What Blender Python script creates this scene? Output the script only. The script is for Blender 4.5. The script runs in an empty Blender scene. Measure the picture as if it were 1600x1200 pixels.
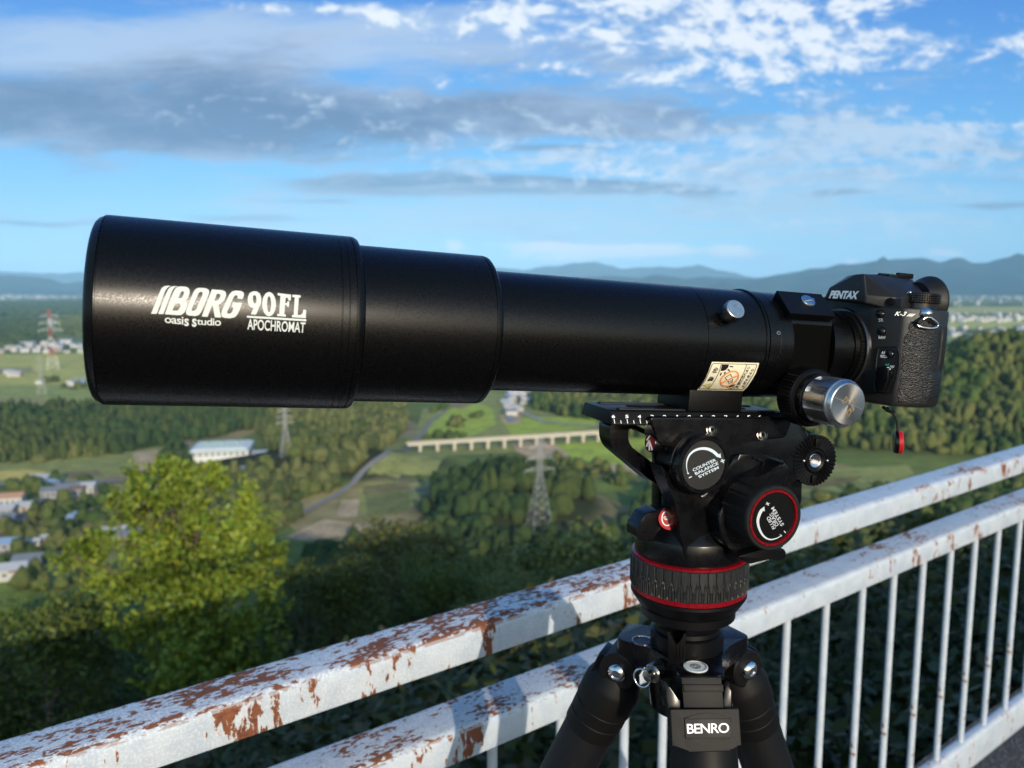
import bpy, bmesh, math, random
import numpy as np
from mathutils import Vector, Matrix, noise
from mathutils.geometry import tessellate_polygon

# ------------------------------------------------------------------ camera, sky, sun, exposure
sc = bpy.context.scene
COL = sc.collection
R_ = math.radians
F = 1230.0                                   # focal length in pixels of a 1600 px wide frame
PITCH = math.atan(152 / F)
CAMH = 1.236
cam_d = bpy.data.cameras.new('camera'); cam = bpy.data.objects.new('camera', cam_d); COL.objects.link(cam)
cam.location = (0, 0, CAMH); cam.rotation_euler = (R_(90) - PITCH, 0, 0)
cam_d.sensor_width = 36; cam_d.lens = 36 * F / 1600
cam_d.clip_start = .01; cam_d.clip_end = 120000
cam_d.dof.use_dof = True; cam_d.dof.focus_distance = .53; cam_d.dof.aperture_fstop = 9.5
cam_d.dof.aperture_blades = 0
sc.camera = cam
SUN_AZ, SUN_EL = R_(180 - 17), R_(17.2)        # compass from +Y, elevation
sun_d = bpy.data.lights.new('sun', 'SUN'); sun = bpy.data.objects.new('sun', sun_d); COL.objects.link(sun)
sun_d.energy = 2.8; sun_d.angle = R_(.5); sun_d.color = (1, .87, .70)
to_sun = Vector((math.sin(SUN_AZ) * math.cos(SUN_EL), math.cos(SUN_AZ) * math.cos(SUN_EL), math.sin(SUN_EL)))
sun.rotation_euler = to_sun.to_track_quat('Z', 'Y').to_euler()
sun.location = (2, -4, 4)
sc.view_settings.view_transform = 'Standard'; sc.view_settings.look = 'None'
sc.view_settings.exposure = .74; sc.view_settings.gamma = 1
sc.render.engine = 'CYCLES'
sc.cycles.use_denoising = True
sc.cycles.max_bounces = 6; sc.cycles.diffuse_bounces = 2; sc.cycles.glossy_bounces = 3
sc.cycles.volume_bounces = 1; sc.cycles.transparent_max_bounces = 8
sc.cycles.caustics_reflective = False; sc.cycles.caustics_refractive = False

SKY_TINT = (.78, .98, 1.08)
class NT:
    """small helper for node trees"""
    def __init__(s, tree): s.t = tree; s.n = tree.nodes; s.l = tree.links
    def node(s, typ, **kw):
        n = s.n.new(typ)
        for k, v in kw.items(): setattr(n, k, v)
        return n
    def put(s, sock, val):
        if val is None: return
        if isinstance(val, bpy.types.NodeSocket): s.l.new(val, sock)
        else: sock.default_value = val
    def m(s, op, a, b=None, c=None, clamp=False):
        n = s.node('ShaderNodeMath', operation=op, use_clamp=clamp)
        s.put(n.inputs[0], a); s.put(n.inputs[1], b)
        if c is not None: s.put(n.inputs[2], c)
        return n.outputs[0]
    def ramp(s, x, a, b, lo=0., hi=1., smooth=True):
        n = s.node('ShaderNodeMapRange', interpolation_type='SMOOTHSTEP' if smooth else 'LINEAR')
        n.clamp = True
        s.put(n.inputs[0], x); s.put(n.inputs[1], a); s.put(n.inputs[2], b); s.put(n.inputs[3], lo); s.put(n.inputs[4], hi)
        return n.outputs[0]
    def mix(s, f, a, b, mode='MIX'):
        n = s.node('ShaderNodeMix', data_type='RGBA', blend_type=mode)
        s.put(n.inputs[0], f)
        for i, v in ((6, a), (7, b)):
            if isinstance(v, (tuple, list)) and len(v) == 3: v = (*v, 1)
            s.put(n.inputs[i], v)
        return n.outputs[2]
    def xyz(s, x, y, z):
        n = s.node('ShaderNodeCombineXYZ')
        s.put(n.inputs[0], x); s.put(n.inputs[1], y); s.put(n.inputs[2], z)
        return n.outputs[0]
    def noise(s, vec, scale, detail=4, rough=.55, dist=0., out=0):
        n = s.node('ShaderNodeTexNoise')
        s.put(n.inputs['Vector'], vec); s.put(n.inputs['Scale'], scale); s.put(n.inputs['Detail'], detail)
        s.put(n.inputs['Roughness'], rough); s.put(n.inputs['Distortion'], dist)
        return n.outputs[out]
    def vor(s, vec, scale, feature='F1', out='Distance', rnd=1.):
        n = s.node('ShaderNodeTexVoronoi', feature=feature)
        s.put(n.inputs['Vector'], vec); s.put(n.inputs['Scale'], scale); s.put(n.inputs['Randomness'], rnd)
        return n.outputs[out]

def build_world():
    w = bpy.data.worlds.new('World'); sc.world = w; w.use_nodes = True
    T = NT(w.node_tree); T.n.clear()
    out = T.node('ShaderNodeOutputWorld'); bg = T.node('ShaderNodeBackground')
    T.l.new(bg.outputs[0], out.inputs[0]); bg.inputs[1].default_value = .12
    sky = T.node('ShaderNodeTexSky'); sky.sky_type = 'NISHITA'; sky.sun_disc = False
    sky.sun_elevation = SUN_EL; sky.sun_rotation = SUN_AZ; sky.altitude = 150
    sky.air_density = 1.0; sky.dust_density = .5; sky.ozone_density = 2.5
    tc = T.node('ShaderNodeTexCoord'); sp = T.node('ShaderNodeSeparateXYZ'); T.l.new(tc.outputs['Generated'], sp.inputs[0])
    x, y, z = sp.outputs
    ys = T.m('MAXIMUM', y, .08)
    A0 = T.m('DIVIDE', x, ys); E0 = T.m('DIVIDE', z, ys)
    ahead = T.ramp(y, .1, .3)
    wob = T.noise(T.xyz(T.m('MULTIPLY', A0, 4.), T.m('MULTIPLY', E0, 10.), 1.7), 1., 3, .5, 0., 1)
    ws = T.node('ShaderNodeSeparateColor'); T.l.new(wob, ws.inputs[0])
    A = T.m('ADD', A0, T.m('MULTIPLY', T.m('SUBTRACT', ws.outputs[0], .5), .10)); E = T.m('ADD', E0, T.m('MULTIPLY', T.m('SUBTRACT', ws.outputs[1], .5), .035))
    def a_(px): return (px - 800) / 1240
    def e_(py): return (448 - py) / 1240
    def blob(px, py, hx, hy, slope=0., k=1.):
        u = T.m('MULTIPLY', T.m('SUBTRACT', A, a_(px)), 1240 / hx)
        v = T.m('MULTIPLY', T.m('SUBTRACT', E, e_(py)), 1240 / hy)
        if slope: v = T.m('ADD', v, T.m('MULTIPLY', u, slope))
        d = T.m('ADD', T.m('MULTIPLY', u, u), T.m('MULTIPLY', v, v))
        r = T.m('POWER', 2.718, T.m('MULTIPLY', d, -1.))
        return r if k == 1. else T.m('MULTIPLY', r, k)
    def add(*v):
        r = v[0]
        for k in v[1:]: r = T.m('ADD', r, k)
        return r
    def nz(sa, se, seed, det=6, rough=.58, dist=.3): return T.m('SUBTRACT', T.noise(T.xyz(T.m('MULTIPLY', A, sa), T.m('MULTIPLY', E, se), seed), 1., det, rough, dist), .5)
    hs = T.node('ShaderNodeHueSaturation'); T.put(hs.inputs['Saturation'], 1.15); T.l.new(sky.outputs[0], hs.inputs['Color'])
    col = T.mix(1., hs.outputs[0], SKY_TINT, 'MULTIPLY')
    # deeper blue overhead, as a polluted low layer leaves it
    gr = T.node('ShaderNodeValToRGB'); T.l.new(T.m('MULTIPLY', E0, 2., None, True), gr.inputs[0]); el = gr.color_ramp.elements
    for i, (p, cc) in enumerate(((0., (.21, .38, .50)), (.10, (.175, .36, .51)), (.30, (.088, .28, .53)), (.72, (.030, .135, .43)), (1., (.020, .088, .32)))):
        e = el[i] if i < 2 else el.new(p)
        e.position = p; e.color = (*cc, 1)
    col = T.mix(.82, col, T.mix(1., gr.outputs[0], (1 / .12,) * 3, 'MULTIPLY'))
    K = 1 / .12 / 1.5
    def c(r, g, b): return (r * K, g * K, b * K)
    n_soft = nz(2.4, 8., 9.1, 7, .55, .5); n_str = nz(4., 22., .3, 8, .62, .5); n_st2 = nz(8., 55., 4.3, 8, .65, .4); n_mid = nz(9., 24., 3.3, 7, .6, .3)
    n_puf = nz(22., 42., 2., 7, .58, .2); n_pub = nz(50., 85., 6., 5, .58, .2); n_big = nz(5.5, 12., 7.7, 3, .5, .2)
    # thin streaky veil over the lower half
    reg = add(blob(1200, 330, 750, 60), blob(250, 395, 600, 45), blob(1200, 235, 600, 60), blob(700, 345, 500, 40, 0, .7))
    col = T.mix(T.m('MULTIPLY', T.ramp(add(T.m('MULTIPLY', reg, .45), T.m('MULTIPLY', n_st2, 1.6), n_str), .12, .75), .62), col, c(.47, .60, .74))
    # pale upper sheet, left
    reg = add(blob(90, 95, 330, 60, .06), blob(480, 95, 380, 48), blob(700, 40, 260, 30, 0, .6), blob(900, 190, 400, 40, 0, .55))
    col = T.mix(T.m('MULTIPLY', T.ramp(add(T.m('MULTIPLY', reg, .7), T.m('MULTIPLY', n_str, 1.5), T.m('MULTIPLY', n_soft, .9)), .15, .85), .85), col, c(.44, .56, .76))
    # the big grey bank
    reg = add(blob(200, 178, 420, 48, .03), blob(-20, 165, 260, 48), blob(600, 190, 330, 40), blob(360, 225, 330, 30, 0, .8), blob(1150, 185, 460, 34, 0, .55), blob(1560, 245, 240, 34, 0, .85), blob(330, 120, 330, 34, 0, .55), blob(1000, 215, 260, 22, 0, .4))
    g = add(T.m('MULTIPLY', reg, .85), T.m('MULTIPLY', n_soft, 2.0), T.m('MULTIPLY', n_str, 2.3), T.m('MULTIPLY', n_st2, 1.2), T.m('MULTIPLY', n_mid, 1.0))
    shade = T.ramp(add(T.m('MULTIPLY', n_str, 1.3), T.m('MULTIPLY', n_mid, 1.3), T.m('MULTIPLY', g, -.30)), -.55, .28)
    gcol = T.mix(shade, c(.115, .185, .335), c(.42, .52, .70))
    col = T.mix(T.m('MULTIPLY', T.ramp(g, .08, 1.0), .94), col, gcol)
    # dark low streaks
    reg = add(blob(800, 297, 320, 15, -.03), blob(620, 284, 170, 13, .2), blob(1000, 296, 150, 8), blob(1300, 305, 60, 6, 0, .8), blob(860, 236, 140, 8, 0, .9), blob(60, 355, 130, 6, 0, .9), blob(360, 346, 200, 8, 0, .7), blob(500, 318, 120, 7, 0, .6), blob(1540, 322, 100, 8, 0, .8), blob(1480, 285, 220, 10, 0, .6))
    g = add(reg, T.m('MULTIPLY', n_st2, 1.5), T.m('MULTIPLY', n_mid, .6))
    col = T.mix(T.m('MULTIPLY', T.ramp(g, .28, .95), .85), col, T.mix(T.ramp(n_st2, -.2, .25), c(.115, .19, .33), c(.30, .41, .57)))
    # altocumulus
    reg = add(blob(1080, 75, 290, 58), blob(1330, 102, 220, 40), blob(950, 15, 240, 26, 0, .8), blob(1230, 30, 180, 24, 0, .9), blob(430, 33, 110, 13), blob(590, 40, 90, 16), blob(710, 52, 110, 14), blob(820, 40, 120, 26, 0, .9), blob(870, 118, 70, 15), blob(1470, 205, 240, 24, 0, .85), blob(1560, 75, 70, 24, 0, .7), blob(1000, 240, 330, 20, 0, .7), blob(960, 270, 180, 13, 0, .85), blob(760, 140, 90, 12, 0, .6), blob(1130, 135, 110, 18, 0, .8), blob(650, 245, 70, 8, 0, .6))
    g = add(T.m('MULTIPLY', reg, .58), T.m('MULTIPLY', n_puf, 2.8), T.m('MULTIPLY', n_pub, 1.2), T.m('MULTIPLY', n_big, 1.5))
    pm = T.m('MULTIPLY', T.ramp(g, .22, .95), T.ramp(reg, .05, .35))
    lit = T.ramp(add(g, T.m('MULTIPLY', n_pub, .7), T.m('MULTIPLY', n_mid, -.5)), .42, 1.15)
    col = T.mix(T.m('MULTIPLY', pm, .92), col, T.mix(lit, c(.42, .56, .78), c(.86, .90, .95)))
    # a dappled sheet of small wisps, centre right
    reg = add(blob(1050, 232, 420, 34), blob(1350, 205, 330, 40), blob(1500, 235, 220, 30), blob(900, 272, 230, 18), blob(1250, 290, 400, 24, 0, .8), blob(1450, 355, 260, 26, 0, .7), blob(1050, 345, 330, 22, 0, .6), blob(480, 175, 380, 60, 0, .5))
    g = add(T.m('MULTIPLY', reg, .42), T.m('MULTIPLY', n_puf, 2.2), T.m('MULTIPLY', n_pub, 1.4), T.m('MULTIPLY', n_st2, 1.3))
    col = T.mix(T.m('MULTIPLY', T.m('MULTIPLY', T.ramp(g, .22, .85), T.ramp(reg, .05, .5)), .66), col, c(.56, .68, .83))
    # small bright heaps on the horizon
    reg = add(blob(940, 392, 190, 11), blob(1010, 386, 60, 10), blob(860, 385, 70, 8), blob(1140, 392, 28, 13), blob(1463, 397, 32, 9), blob(1322, 412, 18, 8), blob(705, 388, 16, 11, 0, .9), blob(870, 404, 100, 8, 0, .7))
    g = T.m('ADD', reg, T.m('MULTIPLY', n_pub, 1.3))
    col = T.mix(T.m('MULTIPLY', T.ramp(g, .25, 1.15), .8), col, c(.92, .86, .82))
    # unseen sky behind the camera, brightened and warmed to lift the fill light
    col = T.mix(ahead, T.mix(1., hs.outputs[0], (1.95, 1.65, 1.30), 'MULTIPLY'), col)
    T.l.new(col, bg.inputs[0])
build_world()

# ------------------------------------------------------------------ pixel rays and the frame of the telescope
CP, SP = math.cos(PITCH), math.sin(PITCH)
RIGHT, UP, FWD = Vector((1, 0, 0)), Vector((0, SP, CP)), Vector((0, CP, -SP))
CAM = Vector((0, 0, CAMH))
def ray(px, py): return FWD + RIGHT * ((px - 800) / F) - UP * ((py - 600) / F)
def c2w(x, y, d): return CAM + RIGHT * x + UP * y + FWD * d
RO = c2w(-.24, .04220118, .44682019)
U_ = (RIGHT - UP * .02828589 + FWD * .36464262).normalized()
V_ = (Vector((0, 0, 1)) - U_ * U_.z).normalized()
W_ = U_.cross(V_)
RIG = Matrix((U_, V_, W_)).transposed().to_4x4(); RIG.translation = RO
RIGI = RIG.inverted()
RC = RIGI @ CAM                                     # the camera in rig coordinates
def rray(px, py): return (RIGI.to_3x3() @ ray(px, py))
def hit(px, py, P0, n):
    d = rray(px, py); n = Vector(n); P0 = Vector(P0)
    return RC + d * ((P0 - RC).dot(n) / d.dot(n))
def pl(px, py, w): return hit(px, py, (0, 0, w), (0, 0, 1))     # point of the plane at distance w from the axis
def pu(px, py, u): return hit(px, py, (u, 0, 0), (1, 0, 0))
def hitcyl(px, py, r):
    d = rray(px, py)
    a = d.y ** 2 + d.z ** 2; b = 2 * (RC.y * d.y + RC.z * d.z); c = RC.y ** 2 + RC.z ** 2 - r * r
    disc = max(b * b - 4 * a * c, 0.)
    return RC + d * ((-b - math.sqrt(disc)) / (2 * a))
def mm_px(px, py, w): return (ray(px, py).length / F) * (pl(px, py, w) - RC).length / ray(px, py).length  # metres per pixel there
def Upx(px, r): return pl(px, 490, r).x

# ------------------------------------------------------------------ mesh helpers
def frame(o, z, x=None):
    z = Vector(z).normalized()
    if x is None: x = Vector((1, 0, 0)) if abs(z.x) < .9 else Vector((0, 1, 0))
    x = Vector(x); x = (x - z * x.dot(z)).normalized(); y = z.cross(x)
    m = Matrix((x, y, z)).transposed().to_4x4(); m.translation = Vector(o)
    return m
I4 = Matrix.Identity(4)
def lathe(bm, prof, M=I4, seg=64, cap0=True, cap1=True, rmod=None):
    """profile of (r, h) turned about local Z"""
    rings = []
    for r, h in prof:
        ring = []
        for i in range(seg):
            a = 2 * math.pi * i / seg
            rr = r * (rmod(a, h) if rmod else 1)
            ring.append(bm.verts.new(M @ Vector((rr * math.cos(a), rr * math.sin(a), h))))
        rings.append(ring)
    for A, B in zip(rings, rings[1:]):
        for i in range(seg):
            j = (i + 1) % seg
            bm.faces.new((A[i], A[j], B[j], B[i]))
    if cap0: bm.faces.new(rings[0][::-1])
    if cap1: bm.faces.new(rings[-1])
    return rings
def lathe_cut(bm, prof, M, angs, cut0, cut1, seg_f):
    """lathe with exact angles; seg_f[i] is the radius factor at angle i between heights cut0 and cut1"""
    rings = []
    for r, h in prof:
        rings.append([bm.verts.new(M @ Vector((r * (f if cut0 <= h <= cut1 else 1) * math.cos(a), r * (f if cut0 <= h <= cut1 else 1) * math.sin(a), h))) for a, f in zip(angs, seg_f)])
    n = len(angs)
    for A, B in zip(rings, rings[1:]):
        for i in range(n): bm.faces.new((A[i], A[(i + 1) % n], B[(i + 1) % n], B[i]))
    bm.faces.new(rings[0][::-1]); bm.faces.new(rings[-1])
def clean(pts):
    a = sum(p[0] * q[1] - q[0] * p[1] for p, q in zip(pts, pts[1:] + pts[:1]))
    return pts if a > 0 else pts[::-1]
def prism(bm, pts, z0, z1, M=I4, bev=0., seg=2, top=None, taper=None):
    """outline in local XY between z0 and z1, edges of the z1 end rounded"""
    pts = clean([tuple(p) for p in pts]); n = len(pts)
    t = pts if taper is None else taper(pts)
    A = [bm.verts.new(M @ Vector((p[0], p[1], z0))) for p in pts]
    B = [bm.verts.new(M @ Vector((p[0], p[1], z1))) for p in t]
    f0 = bm.faces.new(A[::-1]); f1 = bm.faces.new(B)
    fs = [f0, f1]
    for i in range(n):
        j = (i + 1) % n; fs.append(bm.faces.new((A[i], A[j], B[j], B[i])))
    if bev:
        es = list(f1.edges) if top else list({e for f in fs for e in f.edges})
        bmesh.ops.bevel(bm, geom=es, offset=bev, segments=seg, profile=.6, affect='EDGES', clamp_overlap=True)
def box(bm, size, M=I4, bev=0., seg=2):
    x, y, z = (s / 2 for s in size)
    prism(bm, [(-x, -y), (x, -y), (x, y), (-x, y)], -z, z, M, bev, seg)
def tube(bm, pts, r, seg=10, close=False, cap=True):
    pts = [Vector(p) for p in pts]; n = len(pts); rr = r if isinstance(r, (list, tuple)) else [r] * n
    T = []
    for i in range(n):
        a = pts[i - 1] if (i or close) else pts[0]; b = pts[(i + 1) % n] if (i < n - 1 or close) else pts[-1]
        T.append((b - a).normalized())
    nrm = T[0].orthogonal().normalized(); rings = []
    for i in range(n):
        nrm = (nrm - T[i] * nrm.dot(T[i])).normalized(); bi = T[i].cross(nrm)
        rings.append([bm.verts.new(pts[i] + (nrm * math.cos(2 * math.pi * k / seg) + bi * math.sin(2 * math.pi * k / seg)) * rr[i]) for k in range(seg)])
    prs = list(zip(rings, rings[1:])) + ([(rings[-1], rings[0])] if close else [])
    for A, B in prs:
        for k in range(seg):
            j = (k + 1) % seg; bm.faces.new((A[k], A[j], B[j], B[k]))
    if cap and not close: bm.faces.new(rings[0][::-1]); bm.faces.new(rings[-1])
def dome(bm, r, h, M, seg=24, n=6, base=0.):
    prof = [(r, -base)] if base else []
    prof += [(r * math.cos(t * math.pi / 2 / n), h * math.sin(t * math.pi / 2 / n)) for t in range(n)]
    prof.append((r * .02, h))
    lathe(bm, prof, M, seg)
def smooth_closed(pts, it=2):
    for _ in range(it):
        q = []
        for a, b in zip(pts, pts[1:] + pts[:1]):
            q += [(.75 * a[0] + .25 * b[0], .75 * a[1] + .25 * b[1]), (.25 * a[0] + .75 * b[0], .25 * a[1] + .75 * b[1])]
        pts = q
    return pts
def rounded(pts, r, n=3):
    """round the corners of a polygon with radius-like distance r"""
    out = []; N = len(pts)
    for i in range(N):
        p, a, b = Vector(pts[i]), Vector(pts[i - 1]), Vector(pts[(i + 1) % N])
        da, db = (a - p), (b - p); ra, rb = min(r, da.length * .45), min(r, db.length * .45)
        s, e = p + da.normalized() * ra, p + db.normalized() * rb
        for k in range(n + 1):
            t = k / n; q = s * (1 - t) ** 2 + p * 2 * t * (1 - t) + e * t * t
            out.append((q.x, q.y))
    return out
def circle(r, n=48, cx=0, cy=0, ry=None): return [(cx + r * math.cos(2 * math.pi * i / n), cy + (ry or r) * math.sin(2 * math.pi * i / n)) for i in range(n)]

def new_obj(name, bm, mats, parent=None, smooth=35):
    me = bpy.data.meshes.new(name)
    bmesh.ops.recalc_face_normals(bm, faces=bm.faces) if smooth is not None else None
    bm.to_mesh(me); bm.free()
    o = bpy.data.objects.new(name, me); COL.objects.link(o)
    for m in (mats if isinstance(mats, (list, tuple)) else [mats]): me.materials.append(m)
    if parent is not None: o.parent = parent
    if smooth:
        me.shade_smooth(); me.set_sharp_from_angle(angle=R_(smooth))
    return o
def tag(o, label=None, cat=None, group=None, kind=None):
    if label: o['label'] = label
    if cat: o['category'] = cat
    if group: o['group'] = group
    if kind: o['kind'] = kind
    return o
class Thing:
    """an Empty at the thing's base; parts are modelled in the frame M and moved to the Empty"""
    def __init__(s, name, label, cat, base, M=I4, group=None):
        s.base = Vector(base); s.root = bpy.data.objects.new(name, None); COL.objects.link(s.root)
        s.root.empty_display_size = .02
        s.root.matrix_world = M @ Matrix.Translation(s.base)
        tag(s.root, label, cat, group)
    def part(s, name, bm, mat, parent=None, smooth=35, label=None):
        bmesh.ops.translate(bm, verts=bm.verts, vec=-s.base)
        o = new_obj(name, bm, mat, parent or s.root, smooth)
        if label: o['label'] = label
        return o
BM = bmesh.new

# flat shapes and lettering laid on a surface through a mapping f(px, py) -> point
def shape(bm, loops, f, sub=None):
    """polygon with holes, in pixel coordinates, laid on a surface"""
    lp = [[Vector((p[0], p[1], 0)) for p in l] for l in loops]
    tb = BM(); flat = [p for l in lp for p in l]
    vs = [tb.verts.new(p) for p in flat]
    for t in tessellate_polygon(lp):
        try: tb.faces.new([vs[i] for i in t])
        except ValueError: pass
    lay(bm, tb, f, sub)
def lay(bm, tb, f, sub=None):
    if sub:
        xs = [v.co.x for v in tb.verts]; ys = [v.co.y for v in tb.verts]
        for ax, lo, hi in ((0, min(xs), max(xs)), (1, min(ys), max(ys))):
            k = math.floor(lo / sub) + 1
            while k * sub < hi:
                co = Vector((0, 0, 0)); co[ax] = k * sub; no = Vector((0, 0, 0)); no[ax] = 1
                bmesh.ops.bisect_plane(tb, geom=tb.verts[:] + tb.edges[:] + tb.faces[:], plane_co=co, plane_no=no)
                k += 1
    mp = {v: bm.verts.new(f(v.co.x, v.co.y)) for v in tb.verts}
    for fc in tb.faces:
        p = [mp[v] for v in fc.verts]
        try: nf = bm.faces.new(p)
        except ValueError: continue
        nf.normal_update()
        c = nf.calc_center_median()
        if nf.normal.dot(LAYVIEW - c) < 0: nf.normal_flip()
    tb.free()
LAYVIEW = RC
_dg = None
def text_bm(s, bold=0., shear=0., spacing=1.):
    cu = bpy.data.curves.new('lettering', 'FONT'); cu.body = s; cu.size = 1; cu.offset = bold; cu.shear = shear
    cu.resolution_u = 4; cu.space_character = spacing
    o = bpy.data.objects.new('lettering', cu); COL.objects.link(o)
    dg = bpy.context.evaluated_depsgraph_get()
    me = bpy.data.meshes.new_from_object(o.evaluated_get(dg))
    bpy.data.objects.remove(o); bpy.data.curves.remove(cu)
    tb = BM(); tb.from_mesh(me); bpy.data.meshes.remove(me)
    return tb
def text(bm, s, quad, f, bold=0., shear=0., sub=None, spacing=1.):
    """text stretched to a quadrilateral (tl, tr, br, bl) in pixels and laid on a surface"""
    tb = text_bm(s, bold, shear, spacing)
    if not tb.verts: return
    xs = [v.co.x for v in tb.verts]; ys = [v.co.y for v in tb.verts]
    x0, x1, y0, y1 = min(xs), max(xs), min(ys), max(ys)
    tl, tr, br, bl = [Vector(q) for q in quad]
    for v in tb.verts:
        a = (v.co.x - x0) / max(x1 - x0, 1e-6); b = (v.co.y - y0) / max(y1 - y0, 1e-6)
        top = tl * (1 - a) + tr * a; bot = bl * (1 - a) + br * a
        q = bot * (1 - b) + top * b
        v.co = (q.x, q.y, 0)
    lay(bm, tb, f, sub)

# ------------------------------------------------------------------ materials
def mat(name):
    m = bpy.data.materials.new(name); m.use_nodes = True
    T = NT(m.node_tree); b = T.n['Principled BSDF']
    return m, T, b
def simple(name, col, rough=.5, metal=0., spec=.5, bump=0., bscale=500, var=0., vscale=60, coat=0.):
    m, T, b = mat(name)
    tc = T.node('ShaderNodeTexCoord').outputs['Object']
    b.inputs['Roughness'].default_value = rough; b.inputs['Metallic'].default_value = metal
    b.inputs['Specular IOR Level'].default_value = spec
    if coat: b.inputs['Coat Weight'].default_value = coat; b.inputs['Coat Roughness'].default_value = .1
    n = T.noise(tc, vscale, 4)
    a = [c * (1 - var) for c in col]; c2 = [min(1, c * (1 + var)) for c in col]
    T.put(b.inputs['Base Color'], T.mix(n, tuple(a), tuple(c2)))
    T.put(b.inputs['Roughness'], T.ramp(n, .25, .75, max(.02, rough - .06), rough + .06))
    if bump:
        bn = T.node('ShaderNodeBump'); bn.inputs['Strength'].default_value = bump; bn.inputs['Distance'].default_value = .0004
        T.put(bn.inputs['Height'], T.noise(tc, bscale, 3, .6)); T.l.new(bn.outputs[0], b.inputs['Normal'])
    return m
M = {}
M['anod'] = simple('satin black anodised metal', (.0016, .0016, .0019), .30, 0, .22, .025, 2600, .25, 900)
M['black'] = simple('matt black metal', (.0020, .0020, .0024), .42, 0, .20, .06, 2400, .2, 2600)
M['gloss'] = simple('smooth black plastic', (.0022, .0022, .0030), .28, 0, .30, 0, 600, .2, 100)
M['rubber'] = simple('black rubber', (.0048, .0050, .0056), .52, 0, .32, .12, 1800, .2, 200)
M['grip'] = simple('dark grey rubber ring', (.013, .0138, .0145), .5, 0, .45, .15, 2500, .2, 400)
M['cam'] = simple('crinkle black camera body', (.0065, .0063, .0062), .46, 0, .42, .22, 3800, .2, 500)
M['camg'] = simple('black camera button', (.007, .007, .008), .2, 0, .5, .02)
M['deep'] = simple('deep black recess', (.0012, .0012, .0013), .8, 0, .05)
M['white'] = simple('white lettering paint', (.86, .88, .86), .5, 0, .3)
M['grey'] = simple('pale grey lettering', (.50, .54, .56), .5, 0, .3)
M['green'] = simple('green lettering', (.02, .42, .28), .5)
M['silver'] = simple('turned aluminium', (.50, .51, .52), .32, 1., .5, 0, 3000, .04, 300)
M['chrome'] = simple('polished steel', (.62, .62, .63), .16, 1., .5, 0, 900, .05, 300)
M['steel'] = simple('dark plated steel', (.30, .28, .26), .28, 1., .5, .05, 900)
M['red'] = simple('anodised red metal', (.27, .004, .011), .30, .5, .5, 0, 2000, .1, 300)
M['redp'] = simple('red plastic', (.40, .010, .014), .35, 0, .5, 0, 100, .1, 100)
M['label'] = simple('cream sticker', (.80, .74, .55), .5, 0, .3, 0, 100, .04, 90)
M['ink'] = simple('black ink', (.012, .012, .012), .5, 0, .3)
M['orange'] = simple('orange ink', (.78, .30, .12), .5, 0, .3)
M['yellow'] = simple('yellow ink', (.70, .58, .12), .5, 0, .3)
M['trip'] = simple('satin black tripod casting', (.0026, .0026, .0029), .55, 0, .20, .05, 2400, .2, 2600)
M['print'] = simple('screen printed lettering', (.56, .60, .57), .6, 0, .15)
M['foam'] = simple('black leg tube', (.0032, .0036, .005), .55, 0, .28, .15, 1500, .2, 300)
M['glass'] = simple('coated lens glass', (.01, .015, .012), .03, 0, .8)
M['cord'] = simple('braided black cord', (.014, .014, .012), .6, 0, .4, .6, 2200, .5, 1400)
def leather():
    m, T, b = mat('pebbled black leatherette')
    tc = T.node('ShaderNodeTexCoord').outputs['Object']
    b.inputs['Roughness'].default_value = .27; b.inputs['Specular IOR Level'].default_value = .42; b.inputs['Base Color'].default_value = (.004, .004, .0044, 1)
    mp = T.node('ShaderNodeMapping'); mp.inputs['Scale'].default_value = (760, 1250, 760); T.l.new(tc, mp.inputs[0])
    v = T.vor(mp.outputs[0], 1., 'SMOOTH_F1'); n = T.noise(mp.outputs[0], .9, 3, .6, .8)
    h = T.m('ADD', T.m('MULTIPLY', v, .8), n)
    bn = T.node('ShaderNodeBump'); bn.inputs['Strength'].default_value = .7; bn.inputs['Distance'].default_value = .0009
    T.put(bn.inputs['Height'], h); T.l.new(bn.outputs[0], b.inputs['Normal'])
    return m
M['leather'] = leather()
def spun(name, col, rough, centre, axis_m):
    """disc turned on a lathe: fine rings and a radial sheen"""
    m, T, b = mat(name)
    tc = T.node('ShaderNodeTexCoord').outputs['Object']
    b.inputs['Metallic'].default_value = 1; b.inputs['Base Color'].default_value = (*col, 1); b.inputs['Roughness'].default_value = rough
    b.inputs['Anisotropic'].default_value = .75
    tg = T.node('ShaderNodeTangent', direction_type='RADIAL', axis='Z'); T.l.new(tg.outputs[0], b.inputs['Tangent'])
    return m
M['spun'] = spun('lathe turned aluminium face', (.42, .42, .43), .32, None, None)

# ------------------------------------------------------------------ the telescope
XM = frame((0, 0, 0), (1, 0, 0), (0, 1, 0))          # local Z runs along the optical axis
RH, RB, RT = .0539, .0491, .0400
tel = Thing('telescope', 'long black refractor telescope with white lettering on its wide hood, clamped on the video head', 'telescope', (.40, -.047, 0), RIG)
ug = Upx(145, RH); uf = Upx(127.5, .0505); ue = Upx(572, .0505)
gr = [Upx(x, RH) for x in (535.5, 547, 558.5)]
def groove(u, r, d=.0006, wd=.0004): return [(r, u - wd), (r - d, u - wd * .5), (r - d, u + wd * .5), (r, u + wd)]
bm = BM()
prof = [(.0462, uf + .12), (.0466, uf + .004), (.0475, uf + .0004), (.0492, uf), (.0507, uf + .0006), (.0522, uf + .0020), (.0532, uf + .0040), (.05385, ug - .0006),
        (RH - .0007, ug - .0003), (RH - .0007, ug + .0003), (RH, ug + .0006)]
prof += groove(gr[0], RH, .0003) + groove(gr[1], RH, .0003) + groove(gr[2], RH, .0006)
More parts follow.
